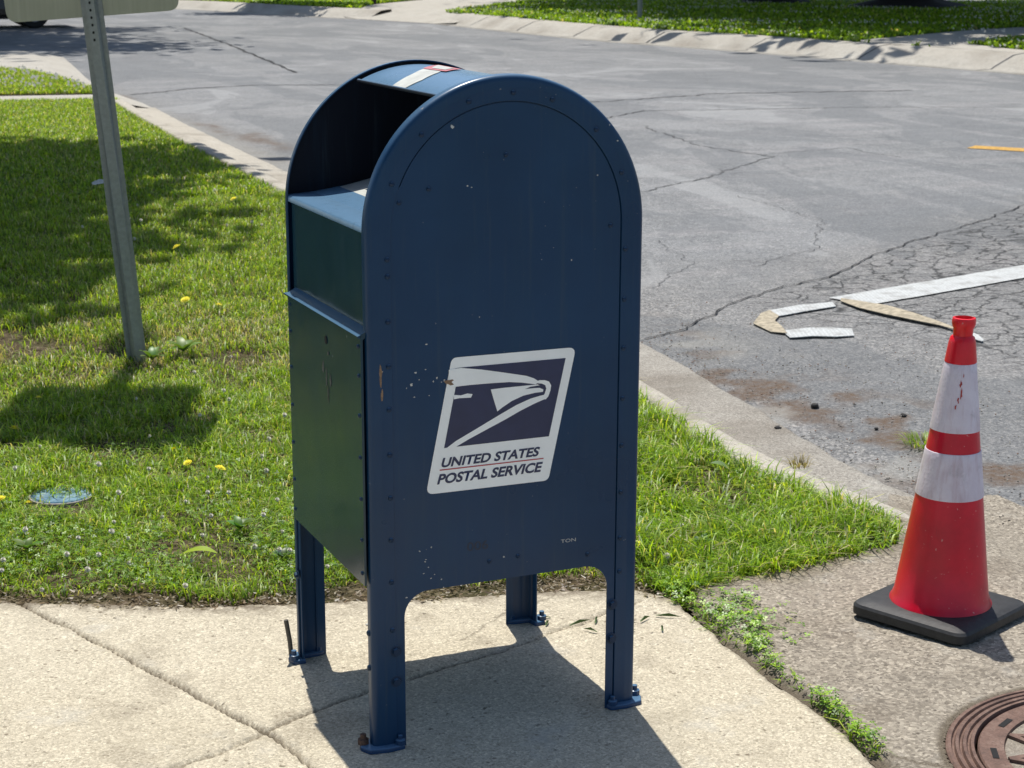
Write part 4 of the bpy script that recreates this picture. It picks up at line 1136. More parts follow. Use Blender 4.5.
# roof sheet
RR = RAD-.0085
def roof_pt(a, y, r=RR): return (RAD+r*math.cos(R(a)), y, ZC+r*math.sin(R(a)))
MOUTH = 117.5
mb = MB(); ys = (.030, D-.030); n = 40; vs = []
for i in range(n+1):
    a = MOUTH-(MOUTH-0)*i/n
    for y in ys: vs.append(roof_pt(a, y))
for i in range(n+1):
    a = MOUTH-(MOUTH-0)*i/n
    for y in ys: vs.append(roof_pt(a, y, RR-.003))
k = 2*(n+1)
fs = [(2*i, 2*i+2, 2*i+3, 2*i+1) for i in range(n)]+[(k+2*i, k+2*i+1, k+2*i+3, k+2*i+2) for i in range(n)]+[(0, 1, k+1, k)]
mb.add(vs, fs)
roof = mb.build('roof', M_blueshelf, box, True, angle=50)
lip = MB(); p0 = roof_pt(MOUTH, .03, RR+.001); p1 = roof_pt(MOUTH, D-.03, RR+.001)
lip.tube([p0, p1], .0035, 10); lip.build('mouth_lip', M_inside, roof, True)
def on_roof(name, poly, mat, dr):
    # poly in (angle, y): subdivide along angle
    a = np.array(poly); amin, amax = a[:, 0].min(), a[:, 0].max()
    vs = [roof_pt(p[0], p[1], RR+dr) for p in poly]
    return mesh_obj(name, vs, [tuple(range(len(poly)))], mat, roof)
def roof_quad(name, e0, e1, mat, dr, n=12):
    vs = []; fs = []
    for i in range(n+1):
        t = i/n
        for e in (e0, e1):
            a = np.interp(t, np.linspace(0, 1, len(e)), [p[0] for p in e]); y = np.interp(t, np.linspace(0, 1, len(e)), [p[1] for p in e]); vs.append(roof_pt(a, y, RR+dr))
    for i in range(n): fs.append((2*i, 2*i+1, 2*i+3, 2*i+2))
    return mesh_obj(name, vs, fs, mat, roof)
roof_quad('faded_decal', [(116.5, .285), (105.3, .31), (96, .35), (86, .42)], [(116.5, .215), (108.8, .215), (99, .245), (90, .30)], M_stick, .0012)
roof_quad('red_sticker', [(97.5, .345), (84, .42)], [(96.5, .235), (87, .265)], M_stickr, .0022)
roof_quad('sticker_centre', [(95.2, .325), (87, .39)], [(94.8, .258), (89, .28)], M_stick, .0030)

# front: step panel, shelf, hopper
fr = MB(); fr.box((.008, .030, .80), (.0105, D-.030, 1.004)); fr.build('step_panel', M_bluedoor, box)
sh = MB()
vs = []; pr = [(.002, .996), (.0025, 1.004), (.006, 1.008), (.05, 1.010), (.10, 1.014), (.15, 1.022), (.20, 1.035), (.20, 1.030), (.01, 1.004), (.006, .996)]
for (x, z) in pr: vs += [(x, .0068, z), (x, D-.0068, z)]
sh.add(vs, [(2*i, 2*i+2, 2*i+3, 2*i+1) for i in range(len(pr)-1)])
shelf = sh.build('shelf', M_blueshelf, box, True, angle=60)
mesh_obj('faded_decal', [(.102, .492, 1.0155), (.198, .492, 1.036), (.198, .10, 1.036), (.098, .18, 1.0150)], [(0, 1, 2, 3)], M_stick, shelf)
hp = MB(); pr = [(.20, 1.033), (.26, 1.05), (.31, 1.08), (.335, 1.12), (.33, 1.18), (.31, 1.255)]
vs = []
for (x, z) in pr: vs += [(x, .004, z), (x, D-.004, z)]
hp.add(vs, [(2*i, 2*i+2, 2*i+3, 2*i+1) for i in range(len(pr)-1)])
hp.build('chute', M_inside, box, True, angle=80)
for y in (.0062, D-.0062):
    lin = MB()
    vs = [(RAD+(RAD-.004)*math.cos(R(a)), y, ZC+(RAD-.004)*math.sin(R(a))) for a in np.linspace(178, 60, 24)]
    vs += [(.41, y, 1.0), (.01, y, 1.0)]
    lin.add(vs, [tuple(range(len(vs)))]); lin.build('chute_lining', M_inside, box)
# door with ledge
dr = MB()
y0d, y1d = .010, .462
pr = [(-.0095, .333), (-.0095, .806), (-.0125, .8075), (-.0165, .8085), (-.0165, .8115), (-.008, .8135), (.008, .822), (.008, .815), (-.005, .803), (-.0055, .333)]
vs = []
for (x, z) in pr: vs += [(x, y0d if x > -.012 else y0d-.004, z), (x, y1d if x > -.012 else y1d+.006, z)]
m = len(pr); fs = [(2*i, 2*((i+1) % m), 2*((i+1) % m)+1, 2*i+1) for i in range(m)]+[tuple(2*i for i in range(m))[::-1], tuple(2*i+1 for i in range(m))]
dr.add(vs, fs)
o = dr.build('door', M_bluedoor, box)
bm = bmesh.new(); bm.from_mesh(o.data); bmesh.ops.recalc_face_normals(bm, faces=bm.faces); bm.to_mesh(o.data); bm.free()
door = o
m_ = MB(); m_.lathe([(.0065, .0), (.0065, .0014), (.0005, .0016)], 14); m2 = m_.build('keyhole', M_hole, door, True)
m2.rotation_euler = (0, R(-90), 0); m2.location = (-.0096, .212, .764); m2.scale = (1.25, 1, 1)
def wobble(cx, cz, r, seed, n=14, sx=1, sz=1, ax='y', c=0.):
    rs = np.random.RandomState(seed); pts = []
    for k in range(n):
        a = 2*math.pi*k/n; q = r*rs.uniform(.45, 1.25)
        u, v = cx+q*math.cos(a)*sx, cz+q*math.sin(a)*sz
        pts.append((u, c, v) if ax == 'y' else (c, u, v))
    return pts
SMR = []
for i, (y, z, sx, sz, r) in enumerate([(.235, .705, .6, 1.6, .010), (.215, .688, .5, 2.6, .009), (.19, .69, .6, 1.6, .009), (.205, .655, .35, 3.2, .008), (.20, .74, .8, 1.2, .005)]):
    p = wobble(y, z, r, 50+i, 14, sx, sz, 'x', -.0098-.0002*i); SMR.append(p)
M_smear = simple('dull_scuff', (.085, .085, .075), .7, 0, .3, 100)
for p in SMR: mesh_obj('scuff_mark', p, [tuple(range(len(p)))], M_smear, door)
for z in (.79, .735, .66, .58, .50, .42, .355):
    for y in (y0d+.012, y1d-.012):
        rv = rivet(-.0095, y, z, '-x', .0042); rv.parent = door
# back and bottom
bk = MB(); bk.box((W-.0105, .02, .31), (W-.0075, D-.02, ZC+.02)); bk.build('back_panel', M_blue, box)
bt = MB(); bt.box((.012, .006, .322), (W-.0115, D-.006, .326)); bt.build('bottom_panel', M_inside, box)
# feet
def foot(x, y, sx, sy, rod=False):
    mb = MB()
    k_ = .82
    a = [(x-.014*sx, y-.012*sy), (x-.028*sx, y+.016*sy), (x-.020*sx, y+.046*sy), (x+.012*sx, y+.050*sy), (x+.016*sx, y+.016*sy), (x+.058*sx, y+.014*sy), (x+.078*sx, y+.004*sy), (x+.072*sx, y-.016*sy), (x+.03*sx, y-.020*sy)]
    a = [(x+(p[0]-x)*k_, y+(p[1]-y)*k_) for p in a]
    n = len(a)
    vs = [(p[0], p[1], z) for z in (0.0, .009) for p in a]
    fs = [tuple(range(n, 2*n))]+[(i, (i+1) % n, n+(i+1) % n, n+i) for i in range(n)]
    if sx*sy < 0: fs = [f[::-1] for f in fs]
    mb.add(vs, fs)
    o = mb.build('foot_plate', M_bluefoot, box, bevel=.004, seg=3)
    nut = MB(); nut.lathe([(.011, .008), (.011, .018), (.006, .020), (.006, .028), (.001, .029)], 8, (x-.013*sx, y+.025*sy, 0)); nut.build('anchor_nut', M_bluefoot if not (sx > 0 and sy > 0) else M_rust, o, True, angle=30)
    nut = MB(); nut.lathe([(.010, .008), (.010, .017), (.005, .019), (.005, .026), (.001, .027)], 8, (x+.052*sx, y-.004*sy, 0)); nut.build('anchor_nut', M_bluefoot, o, True, angle=30)
    if rod:
        rd = MB(); rd.tube([(x-.016, y-.010+.035, -.005), (x-.0195, y+.03, .05), (x-.023, y+.033, .098)], .0048, 10); rd.build('anchor_rod', M_steel, o, True)
foot(0, 0, 1, 1); foot(W, 0, -1, 1); foot(0, D, 1, -1); foot(W, D, -1, -1)
rd = MB(); rd.tube([(-.014, D-.012, 0.0), (-.017, D-.010, .045), (-.023, D-.006, .092)], .005, 10); rd.build('anchor_rod', M_rod, box, True)

# label on the side panel (x,z outlines on the panel plane)
def face_poly(name, pts, y, mat, parent): 
    o = mesh_obj(name, [(x, y, z) for x, z in pts], [tuple(range(len(pts)))], mat, parent)
    bm = bmesh.new(); bm.from_mesh(o.data)
    for f in bm.faces:
        f.normal_update()
        if f.normal.y > 0: f.normal_flip()
    bmesh.ops.triangulate(bm, faces=bm.faces); bm.to_mesh(o.data); bm.free()
    return o
def rounded(pts, r, n=5):
    out = []; m = len(pts)
    for i in range(m):
        p = Vector(pts[i]).to_2d(); a = Vector(pts[i-1]).to_2d(); b = Vector(pts[(i+1) % m]).to_2d()
        u = (a-p).normalized(); v = (b-p).normalized()
        ang = u.angle(v); t = r/math.tan(ang/2)
        A = p+u*t; B = p+v*t
        for k in range(n+1):
            s = k/n; q = A*(1-s)**2+p*2*s*(1-s)+B*s*s; out.append((q.x, q.y))
    return out
LBL = face_poly('label', rounded([(.1685, .7575), (.4235, .7555), (.3675, .4975), (.1150, .4995)], .013), .0010, M_white, box)
LBL.location.x = -.004
face_poly('eagle_emblem', [(.1865, .7375), (.4017, .7363), (.3679, .5856), (.152, .5862), (.176, .7011), (.1785, .7120), (.1745, .7365)], .0006, M_navy, LBL)
eg = MB()
def add_eg(pts, y=.0002):
    o = pts; eg.add([(x, y, z) for x, z in o], [tuple(range(len(o)))])
add_eg([(.1620, .7353), (.1865, .7368), (.2277, .7299), (.2656, .7216), (.2991, .714), (.3207, .7089), (.3353, .703), (.346, .6956), (.3392, .6908), (.3281, .6932), (.3087, .6972), (.2847, .7004), (.2513, .7017), (.2041, .7025), (.176, .702), (.1640, .7019)])
add_eg([(.3377, .6964), (.3474, .6982), (.3581, .6972), (.3669, .6937), (.3714, .6859), (.37, .676), (.3657, .6649), (.3604, .6594), (.3545, .6604), (.3535, .6633), (.3583, .6716), (.3612, .6805), (.3592, .6871), (.3523, .6909), (.3426, .6927)], .0001)
add_eg([(.2466, .6899), (.2704, .6904), (.3088, .6904), (.3426, .6904), (.3475, .6882), (.3281, .6872), (.317, .6837), (.3354, .6838), (.3475, .6831), (.3553, .6792), (.3544, .6747), (.3379, .6744), (.3137, .6713), (.2896, .6631), (.2705, .6527), (.26, .6459), (.2514, .6736)])
add_eg([(.1530, .5833), (.1755, .5973), (.2181, .617), (.2657, .6394), (.2993, .6544), (.3282, .6639), (.3476, .6675), (.3598, .6691), (.3584, .6601), (.338, .6538), (.309, .6429), (.2753, .628), (.2418, .6145), (.2038, .5989), (.1731, .5848)])
add_eg([(.1722, .6866), (.1862, .6844), (.1994, .6867), (.2097, .6844), (.2064, .678), (.1947, .6786), (.1829, .6793), (.1722, .6781)])
for i in range(4):
    s = .155+.02*i
eo = eg.build('eagle', M_white, LBL)
bm = bmesh.new(); bm.from_mesh(eo.data)
for f in bm.faces:
    f.normal_update()
    if f.normal.y > 0: f.normal_flip()
bmesh.ops.triangulate(bm, faces=bm.faces); bm.to_mesh(eo.data); bm.free()
face_poly('red_line', [(.1433, .5453), (.3569, .5439), (.3566, .5418), (.1426, .5430)], .0005, M_red, LBL)
def text(body, x0, x1, z0, z1, y, mat, parent, shear=.24, offset=.0, name='lettering'):
    cu = bpy.data.curves.new('t', 'FONT'); cu.body = body; cu.size = 1; cu.shear = 0; cu.offset = offset; cu.resolution_u = 4; cu.fill_mode = 'FRONT'
    ob = bpy.data.objects.new('t', cu); COL.objects.link(ob)
    bpy.context.view_layer.update()
    me = bpy.data.meshes.new_from_object(ob.evaluated_get(bpy.context.evaluated_depsgraph_get()))
    COL.objects.unlink(ob); bpy.data.objects.remove(ob)
    v = np.zeros(len(me.vertices)*3); me.vertices.foreach_get('co', v); v = v.reshape(-1, 3)
    mn = v.min(0); mx = v.max(0)
    zz = (v[:, 1]-mn[1])/(mx[1]-mn[1]); xx = (v[:, 0]-mn[0])/(mx[0]-mn[0])
    h = z1-z0; sh = h*shear
    out = np.stack([x0+xx*(x1-x0-sh)+zz*sh, np.full(len(v), y), z0+zz*h], 1)
    me.vertices.foreach_set('co', out.ravel().astype(np.float32)); me.update()
    me.materials.clear(); me.materials.append(mat)
    o = bpy.data.objects.new(name, me); link(o, parent)
    return o
text('UNITED STATES', .1445, .3505, .5485, .5672, .0005, M_navy, LBL, .3, .034)
text('POSTAL SERVICE', .1370, .3560, .5165, .5365, .0005, M_navy, LBL, .3, .034)
# worn paint
ch = MB(); chs = MB()
rsx = np.random.RandomState(4)
CH = [(.028, .744, .003), (.093, .736, .0035), (.115, .787, .004), (.113, .74, .003), (.128, .716, .004), (.144, .713, .003), (.085, .714, .004), (.075, .708, .003), (.10, .722, .003),
      (.135, .722, .004), (.150, .716, .004), (.168, 1.181, .007), (.197, 1.074, .0045), (.205, 1.071, .003), (.46, 1.081, .003), (.408, .924, .003), (.346, .929, .0025),
      (.483, 1.174, .0035), (.5, 1.144, .003), (.097, .39, .0035), (.121, .395, .003), (.115, .356, .003), (.141, .328, .0035), (.127, .34, .0025), (.145, .311, .003), (.07, .302, .004),
      (.11, .372, .0035), (.108, .368, .004), (.105, .345, .003), (.12, .333, .003), (.09, .690, .003), (.119, .690, .0025), (.27, .355, .003), (.33, .47, .0015), (.37, .95, .0015), (.22, .83, .002)]
for i, (x, z, r) in enumerate(CH):
    y = .0014-.00003*i if (.048 < x < .505 and math.hypot(x-RAD, max(0, z-ZC)) < RAD-.05) else -.0004-.00002*i
    p = wobble(x, z, r*.62, 100+i, 9, rsx.uniform(.6, 1.2), rsx.uniform(.5, 1.1), 'y', y); mesh_obj('paint_chip', p, [tuple(range(len(p)))], M_chip, box)
p = wobble(.0245, .735, .011, 7, 14, .35, 1.8, 'y', -.0009); chs.add(p, [tuple(range(len(p)))])
p = wobble(.026, .70, .008, 8, 14, .3, 1.6, 'y', -.0010); chs.add(p, [tuple(range(len(p)))])
p = wobble(.158, .7125, .008, 9, 14, 1.7, .8, 'y', .0000); chs.add(p, [tuple(range(len(p)))])
chs.build('rusty_scrape', M_rustchip, box)
M_ghost = simple('ghost_paint', (.010, .022, .05), .5)
# worn remnants of stencilled characters
text('TON', .392, .424, .366, .373, .0013, M_chip, box, 0, .0, 'stencil_remnant')
text('006', .194, .238, .376, .394, .0013, M_ghost, box, 0, .01, 'stencil_remnant')

# ------------------------------------------------------------------ traffic cone
cn = thing('traffic_cone', 'red traffic cone with two white reflective collars on a black base', 'traffic cone', (1.432, .166, 0.0), R(22.3))
LX = .022
inv = Matrix.Rotation(-R(22.3), 2); lv = inv @ Vector((.024, .0)); lean = (lv.x, lv.y)
# base: rounded, chamfered square with underside lugs
b = .149
base = MB()
def rsq(h, r, n=6):
    pts = []
    for (cx, cy, a0) in ((h-r, h-r, 0), (-(h-r), h-r, 90), (-(h-r), -(h-r), 180), (h-r, -(h-r), 270)):
        for k in range(n+1):
            a = R(a0+90*k/n); pts.append((cx+r*math.cos(a), cy+r*math.sin(a)))
    return pts
levels = [(b-.006, .03, .008), (b, .03, .012), (b, .03, .030), (b-.004, .03, .036), (b-.012, .03, .039), (.126, .03, .043)]
rows = [[(x, y, z) for x, y in rsq(h, r)] for h, r, z in levels]; m = len(rows[0])
vs = [p for r_ in rows for p in r_]; fs = [(i*m+k, i*m+(k+1) % m, (i+1)*m+(k+1) % m, (i+1)*m+k) for i in range(len(rows)-1) for k in range(m)]
fs += [tuple(range(m))[::-1], tuple((len(rows)-1)*m+k for k in range(m))]
base.add(vs, fs)
for sx in (-1, 1):
    for sy in (-1, 1): base.box((sx*.105-.03, sy*.105-.03, 0), (sx*.105+.03, sy*.105+.03, .010))
base.build('base', M_rubber, cn, True, angle=30)
def cr(z): return .1150-.1355*z
def segm(za, zb, dr=0., n=6): return [(cr(za+(zb-za)*i/n)+dr, za+(zb-za)*i/n) for i in range(n+1)]
prof = [(.1160, .038), (.1150, .045), (.1108, .050), (cr(.056)+.0015, .058)]+segm(.062, .604)
MB().lathe(prof, 64, lean=lean, cap=False).build('body', M_cone, cn, True, angle=50)
MB().lathe([(cr(.602), .602), (cr(.605)+.0025, .605), (cr(.650)+.0025, .650), (cr(.660)+.001, .660), (.0215, .664), (.0222, .680), (.0245, .684), (.0262, .690), (.0262, .698), (.0250, .703), (.0205, .704), (.0195, .697), (.0195, .60)], 48, lean=lean, cap=False).build('top_grip', M_conetop, cn, True, angle=40)
def coll(za, zb):
    p = [(cr(za)+.0004, za-.0003), (cr(za)+.0018, za)]+segm(za+.001, zb-.001, .0019)+[(cr(zb)+.0016, zb), (cr(zb)+.0002, zb+.0003)]
    return MB().lathe(p, 64, lean=lean, cap=False).build('reflective_collar', M_collar, cn, True, angle=60)
c1 = coll(.451, .603); c2 = coll(.299, .4035)
# red scrape marks on the upper collar (facing the viewer)
sm = MB()
for i, (da, z, r, sx, sz) in enumerate([(0., .525, .006, .7, 1.6), (.06, .505, .007, .5, 2.2), (-.05, .49, .006, .6, 1.8), (.10, .545, .004, .5, 1.5), (-.12, .475, .005, .6, 1.5)]):
    a0 = R(-122)-R(22.3)+da*1.3; z += .035
    pts = []
    rs_ = np.random.RandomState(70+i)
    for k in range(12):
        t = 2*math.pi*k/12; q = r*rs_.uniform(.2, 1.1)*.75
        zz = z+q*math.sin(t)*sz*1.4; rad = cr(zz)+.0025+.0002*i; a = a0+q*math.cos(t)*sx/rad
        pts.append((rad*math.cos(a)+lean[0]*zz, rad*math.sin(a)+lean[1]*zz, zz))
    sm.add(pts, [tuple(range(12))])
sm.build('scrape_marks', M_scrape, c1)

# ------------------------------------------------------------------ sign on its post
PB = Vector((.27, 3.56, 0)); LEAN = Vector((-.0830, 0, 1))
def pp(z): return Vector((PB.x+LEAN.x*z, PB.y, z))
post = thing('sign_post', 'leaning grey steel sign post with a row of holes, set in the lawn', 'sign post', tuple(PB))
SA = R(-23)
def hat(z, ang):
    # U-channel with outward flanges; open side away from the viewer
    s = [(-.039, .012), (-.022, .012), (-.016, -.014), (.016, -.014), (.022, .012), (.039, .012)]
    t = .0028
    out = [(x, y) for x, y in s]; inn = [(x, y+t) if abs(x) > .02 else (x*.82, y+t) for x, y in s]
    c, q = math.cos(ang), math.sin(ang)
    return [(x*c-y*q, x*q+y*c) for x, y in out], [(x*c-y*q, x*q+y*c) for x, y in inn]
vs = []; fs = []; zs = np.linspace(-.06, 3.25, 60)
for z in zs:
    ang = SA+R(38)*(1-min(1, max(0, z)/1.1))
    o_, i_ = hat(z, ang); p = pp(z)-PB
    vs += [(p.x+x, p.y+y, z) for x, y in o_+i_[::-1]]
m = 12
for i in range(len(zs)-1):
    for k in range(m): fs.append((i*m+k, i*m+(k+1) % m, (i+1)*m+(k+1) % m, (i+1)*m+k))
fs.append(tuple((len(zs)-1)*m+k for k in range(m)))
pm = MB(); pm.add(vs, fs); pm.build('channel', M_steel, post)
hol = MB()
for i in range(80):
    z = 1.181+.0262*i
    if z > 3.2: break
    p = pp(z)-PB; c, s = math.cos(SA), math.sin(SA); n_ = Vector((s, -c, 0)); u = Vector((c, s, 0))
    q = p+n_*.0146
    vs = [tuple(q+u*(.0042*math.cos(t))+Vector((0, 0, .0052*math.sin(t)))) for t in np.linspace(0, 2*math.pi, 12, endpoint=False)]
    hol.add(vs, [tuple(range(12))])
hol.build('bolt_holes', M_hole, post)
def sign(name, label, z0, h, w, dx=0):
    n_ = Vector((-math.sin(SA), math.cos(SA), 0)); u = Vector((math.cos(SA), math.sin(SA), 0)); up = LEAN.normalized()
    # keep the panel square to the leaning post
    u = (u-up*u.dot(up)).normalized(); n_ = up.cross(u)*-1 if up.cross(u).y < 0 else up.cross(u)
    o0 = pp(z0)+n_*.017+u*dx
    outl = rounded([(-w/2, 0), (w/2, 0), (w/2, h), (-w/2, h)], .042, 8)
    t = .0025; k = len(outl)
    r = thing(name, label, 'sign', tuple(o0))
    vs = [tuple(u*x+up*z) for x, z in outl]+[tuple(u*x+up*z+n_*t) for x, z in outl]
    mesh_obj('panel', vs, [tuple(range(k))[::-1], tuple(range(k, 2*k))]+[(i, k+i, k+(i+1) % k, (i+1) % k)[::-1] for i in range(k)], M_sign, r)
    bt = MB()
    for zz in (.08, h-.08):
        a = u*0+up*zz-n_*.034; b2 = a+n_*.03; bt.tube([tuple(a), tuple(b2)], .006, 8)
    bt.build('mounting_bolts', M_steel, r, True)
    return r
sign('road_sign', 'beige back of a round-cornered sign panel bolted to the leaning post', 1.262, .93, .625)
sign('road_sign', 'upper sign panel on the leaning post, above the beige sign back', 2.18, 1.02, .74, .05)

# ------------------------------------------------------------------ trees
def tree(label, x, y, h, tr, cz, cr_, cv, n, ls, seed, group, z0=0., mound=False):
    rs = np.random.RandomState(seed)
    t = thing('shade_tree', label, 'tree', (x, y, z0), 0, group)
    mb = MB()
    pts = [(0, 0, -.05), (0, 0, .15), (rs.uniform(-.1, .1), rs.uniform(-.1, .1), h*.2), (rs.uniform(-.3, .3), rs.uniform(-.3, .3), h*.45), (rs.uniform(-.5, .5), rs.uniform(-.5, .5), h*.75)]
    mb.tube(pts, [tr*1.5, tr*1.1, tr*.9, tr*.6, tr*.15], 14)
    for k in range(9):
        a = 2.4*k+rs.uniform(-.4, .4); z = h*rs.uniform(.25, .55); L = cr_*rs.uniform(.5, .85)
        s = Vector((pts[3][0]*z/(h*.45), pts[3][1]*z/(h*.45), z)); e = s+Vector((math.cos(a)*L, math.sin(a)*L, h*rs.uniform(.1, .3)))
        mid = (s+e)/2+Vector((0, 0, L*.12)); mb.tube([s, mid, e], [tr*.4, tr*.25, tr*.06], 8)
    mb.build('trunk', M_bark, t, True)
    # crown: leaf quads in clumps
    nc = 60; C = rs.normal(size=(nc, 3)); C /= np.linalg.norm(C, axis=1)[:, None]; C *= rs.uniform(.35, .95, (nc, 1))
    C = C*np.array([cr_, cr_, cv])+np.array([0, 0, cz]); cs = rs.uniform(.16, .32, nc)*cr_
    k = rs.randint(0, nc, n); P = C[k]+rs.normal(size=(n, 3))*(cs[k]/1.7)[:, None]*np.array([1, 1, .7])
    P[:, 2] = np.maximum(P[:, 2], cz-cv*1.15)
    a = rs.normal(size=(n, 3)); a /= np.linalg.norm(a, axis=1)[:, None]; b = np.cross(a, rs.normal(size=(n, 3))); b /= np.linalg.norm(b, axis=1)[:, None]
    s = rs.uniform(.6, 1.3, (n, 1))*ls
    V = np.stack([P-a*s, P-b*s*.55, P+a*s, P+b*s*.55], 1).reshape(-1, 3)
    i = np.arange(n)*4
    sh = rs.uniform(.6, 1.3, (n, 1))*(.7+.6*rs.rand(nc)[k])[:, None]
    c = np.repeat(np.array([[.055, .10, .022]])*sh, 4, 0)
    np_mesh('crown', V, [np.stack([i, i+1, i+2, i+3], 1)], M_leaf, t, cols=c)
    if mound:
        rs2 = np.random.RandomState(seed+1); pr = [(mound, 0), (mound*.8, .10), (mound*.5, .22), (tr*1.4, .42), (tr, .6)]
        mm = MB(); mm.lathe(pr, 28, cap=False)
        mm.v = [(vx*(1+.1*math.sin(5*math.atan2(vy, vx)+seed)), vy*(1+.12*math.cos(4*math.atan2(vy, vx))), vz) for vx, vy, vz in mm.v]
        mm.build('mulch_ring', M_mulch, t, True, angle=80)
    return t
G = 'leafy street trees'
tree('leafy tree left of the lawn casting broad shade over the grass', -2.75, 11.7, 10, .22, 6.6, 4.9, 2.4, 42000, .20, 1, G)
tree('smaller leafy tree in front of the broad one left of the lawn', -1.75, 9.7, 8.5, .16, 6.3, 3.1, 1.8, 22000, .19, 12, G)
tree('leafy tree shading the side street behind the parked car', .9, 34.5, 14, .3, 8.2, 7.4, 3.6, 20000, .27, 2, G)
tree('tree across the street with its dark root flare at the top centre-right', 27.5, 43.7, 17, .45, 10.5, 11, 4.8, 26000, .34, 3, G, .11, 1.25)
tree('tree across the street with the broadest dark root flare at the top right', 28.6, 38.5, 16, .5, 10.0, 11, 4.6, 26000, .34, 4, G, .11, 1.9)
tree('tree on the far verge outside the right edge, shading the kerb', 26.2, 29.0, 14, .35, 8.5, 10.0, 3.8, 30000, .36, 5, G, .11)
tree('second tree on the far verge outside the right edge, nearer the viewer', 24.5, 14.5, 13, .35, 8.0, 6.5, 3.6, 9000, .3, 6, G, .11)
tree('tree behind the far driveway, out of the top of the picture', 22, 74, 14, .4, 8.5, 7.5, 4, 8000, .36, 7, G, .11)
tree('slim dark tree trunk standing beside the far kerb at the top left', 13.2, 47.6, 8, .11, 5.8, 2.6, 2.0, 4000, .2, 8, G, .11)
tree('leafy tree shading the end of the street', 3.0, 66, 14, .35, 9, 9, 4, 9000, .36, 9, G, .11)
tree('leafy tree behind the viewer on the left', -9, -6, 12, .3, 7.5, 5, 3.5, 6000, .3, 10, G)

def post_thing(name, label, cat, x, y, h, r, mat, z=.11):
    mb = MB(); mb.tube([(0, 0, -.05), (0, 0, h)], r, 10); 
    if name == 'wooden_post': mb.lathe([(r*1.25, 0), (r*1.25, .05), (r*.6, .12)], 10, (0, 0, h))
    else: mb.lathe([(r*1.6, -.02), (r*1.4, .04), (r, .06)], 10)
    o = mb.build(name, mat, None, True); o.location = (x, y, z); return tag(o, label, cat)
post_thing('wooden_post', 'short dark post on the grass left of the far driveway', 'post', 15.75, 46.5, 1.0, .075, M_wood)
post_thing('metal_pole', 'thin grey pole on the verge across the street', 'pole', 17.17, 32.4, 2.6, .055, M_steel)
post_thing('garden_stake', 'thin dark stake far up the sunlit lawn', 'stake', 14.8, 52.2, .9, .04, M_wood)

# ------------------------------------------------------------------ parked car (mostly behind the sign and out of frame)
car = thing('parked_car', 'dark parked car whose lower end shows under the sign at the top left', 'car', (3.35, 38.3, -.1))
# side profile in x (length 4.7, nose to +x), extruded over y with tumblehome
prof = [(-2.3, .35), (-2.33, .62), (-2.28, .95), (-2.1, 1.08), (-1.9, 1.55), (-1.6, 1.72), (-.2, 1.74), (.35, 1.66), (1.05, 1.12), (2.0, .98), (2.28, .80), (2.35, .55), (2.33, .30), (2.0, .24), (-2.0, .24)]
def arch(cx, a0=180, a1=0, r=.40, n=10): return [(cx+r*math.cos(R(a0+(a1-a0)*i/n)), .30+r*math.sin(R(a0+(a1-a0)*i/n))) for i in range(n+1)]
low = [(2.33, .28)]+arch(1.45, 0, 180)+arch(-1.40, 0, 180)+[(-2.28, .28)]
belt = [(-2.28, .28), (-2.33, .62), (-2.28, .95), (-2.12, 1.06), (1.05, 1.08), (2.0, .97), (2.28, .80), (2.36, .55), (2.33, .28)]
bodyp = low[1:-1]+belt
cbm = MB(); n = len(bodyp)
vs = [(x, y*(.93 if z > .98 else 1), z) for y in (-.92, .92) for x, z in bodyp]
cbm.add(vs, [tuple(range(n)), tuple(range(n, 2*n))[::-1]]+[(i, n+i, n+(i+1) % n, (i+1) % n) for i in range(n)])
co = cbm.build('body', M_carpaint, car)
bm = bmesh.new(); bm.from_mesh(co.data); bmesh.ops.recalc_face_normals(bm, faces=bm.faces); bmesh.ops.triangulate(bm, faces=[f for f in bm.faces if len(f.verts) > 4]); bm.to_mesh(co.data); bm.free()
def cab(name, pts, hw0, hw1, mat, z0, z1):
    mb = MB(); n = len(pts)
    def hw(z): return hw0+(hw1-hw0)*(z-z0)/(z1-z0)
    vs = [(x, -hw(z), z) for x, z in pts]+[(x, hw(z), z) for x, z in pts]
    mb.add(vs, [tuple(range(n)), tuple(range(n, 2*n))[::-1]]+[(i, n+i, n+(i+1) % n, (i+1) % n) for i in range(n)])
    o = mb.build(name, mat, car)
    bm = bmesh.new(); bm.from_mesh(o.data); bmesh.ops.recalc_face_normals(bm, faces=bm.faces); bm.to_mesh(o.data); bm.free(); return o
cab('windows', [(-2.05, 1.07), (-1.86, 1.55), (-1.6, 1.66), (.3, 1.62), (1.02, 1.085)], .85, .70, M_glass, 1.07, 1.66)
cab('roof', [(-1.9, 1.60), (-1.62, 1.72), (-.2, 1.75), (.38, 1.66), (.33, 1.61), (-1.6, 1.655)], .74, .66, M_carpaint, 1.6, 1.75)
for x in (-.95, -.05): 
    p_ = MB(); p_.box((x-.04, -.86, 1.07), (x+.04, -.70, 1.66)); p_.build('pillar', M_carpaint, car)
for wx in (1.45, -1.40):
    for sy in (-1, 1):
        wl = MB(); wl.lathe([(.2, -.11), (.31, -.11), (.335, -.08), (.34, 0), (.335, .08), (.31, .11), (.2, .11)], 32, cap=False)
        w = wl.build('wheel', M_tyre, car, True); w.rotation_euler = (R(90), 0, 0); w.location = (wx, sy*.80, .34)
        rm = MB(); rm.lathe([(.205, .09), (.19, .05), (.06, .085), (.0005, .09)], 30, cap=False); rm.lathe([(.205, -.09), (.19, -.05), (.06, -.085), (.0005, -.09)], 30, cap=False)
        rm.build('rim', M_rim, w, True)
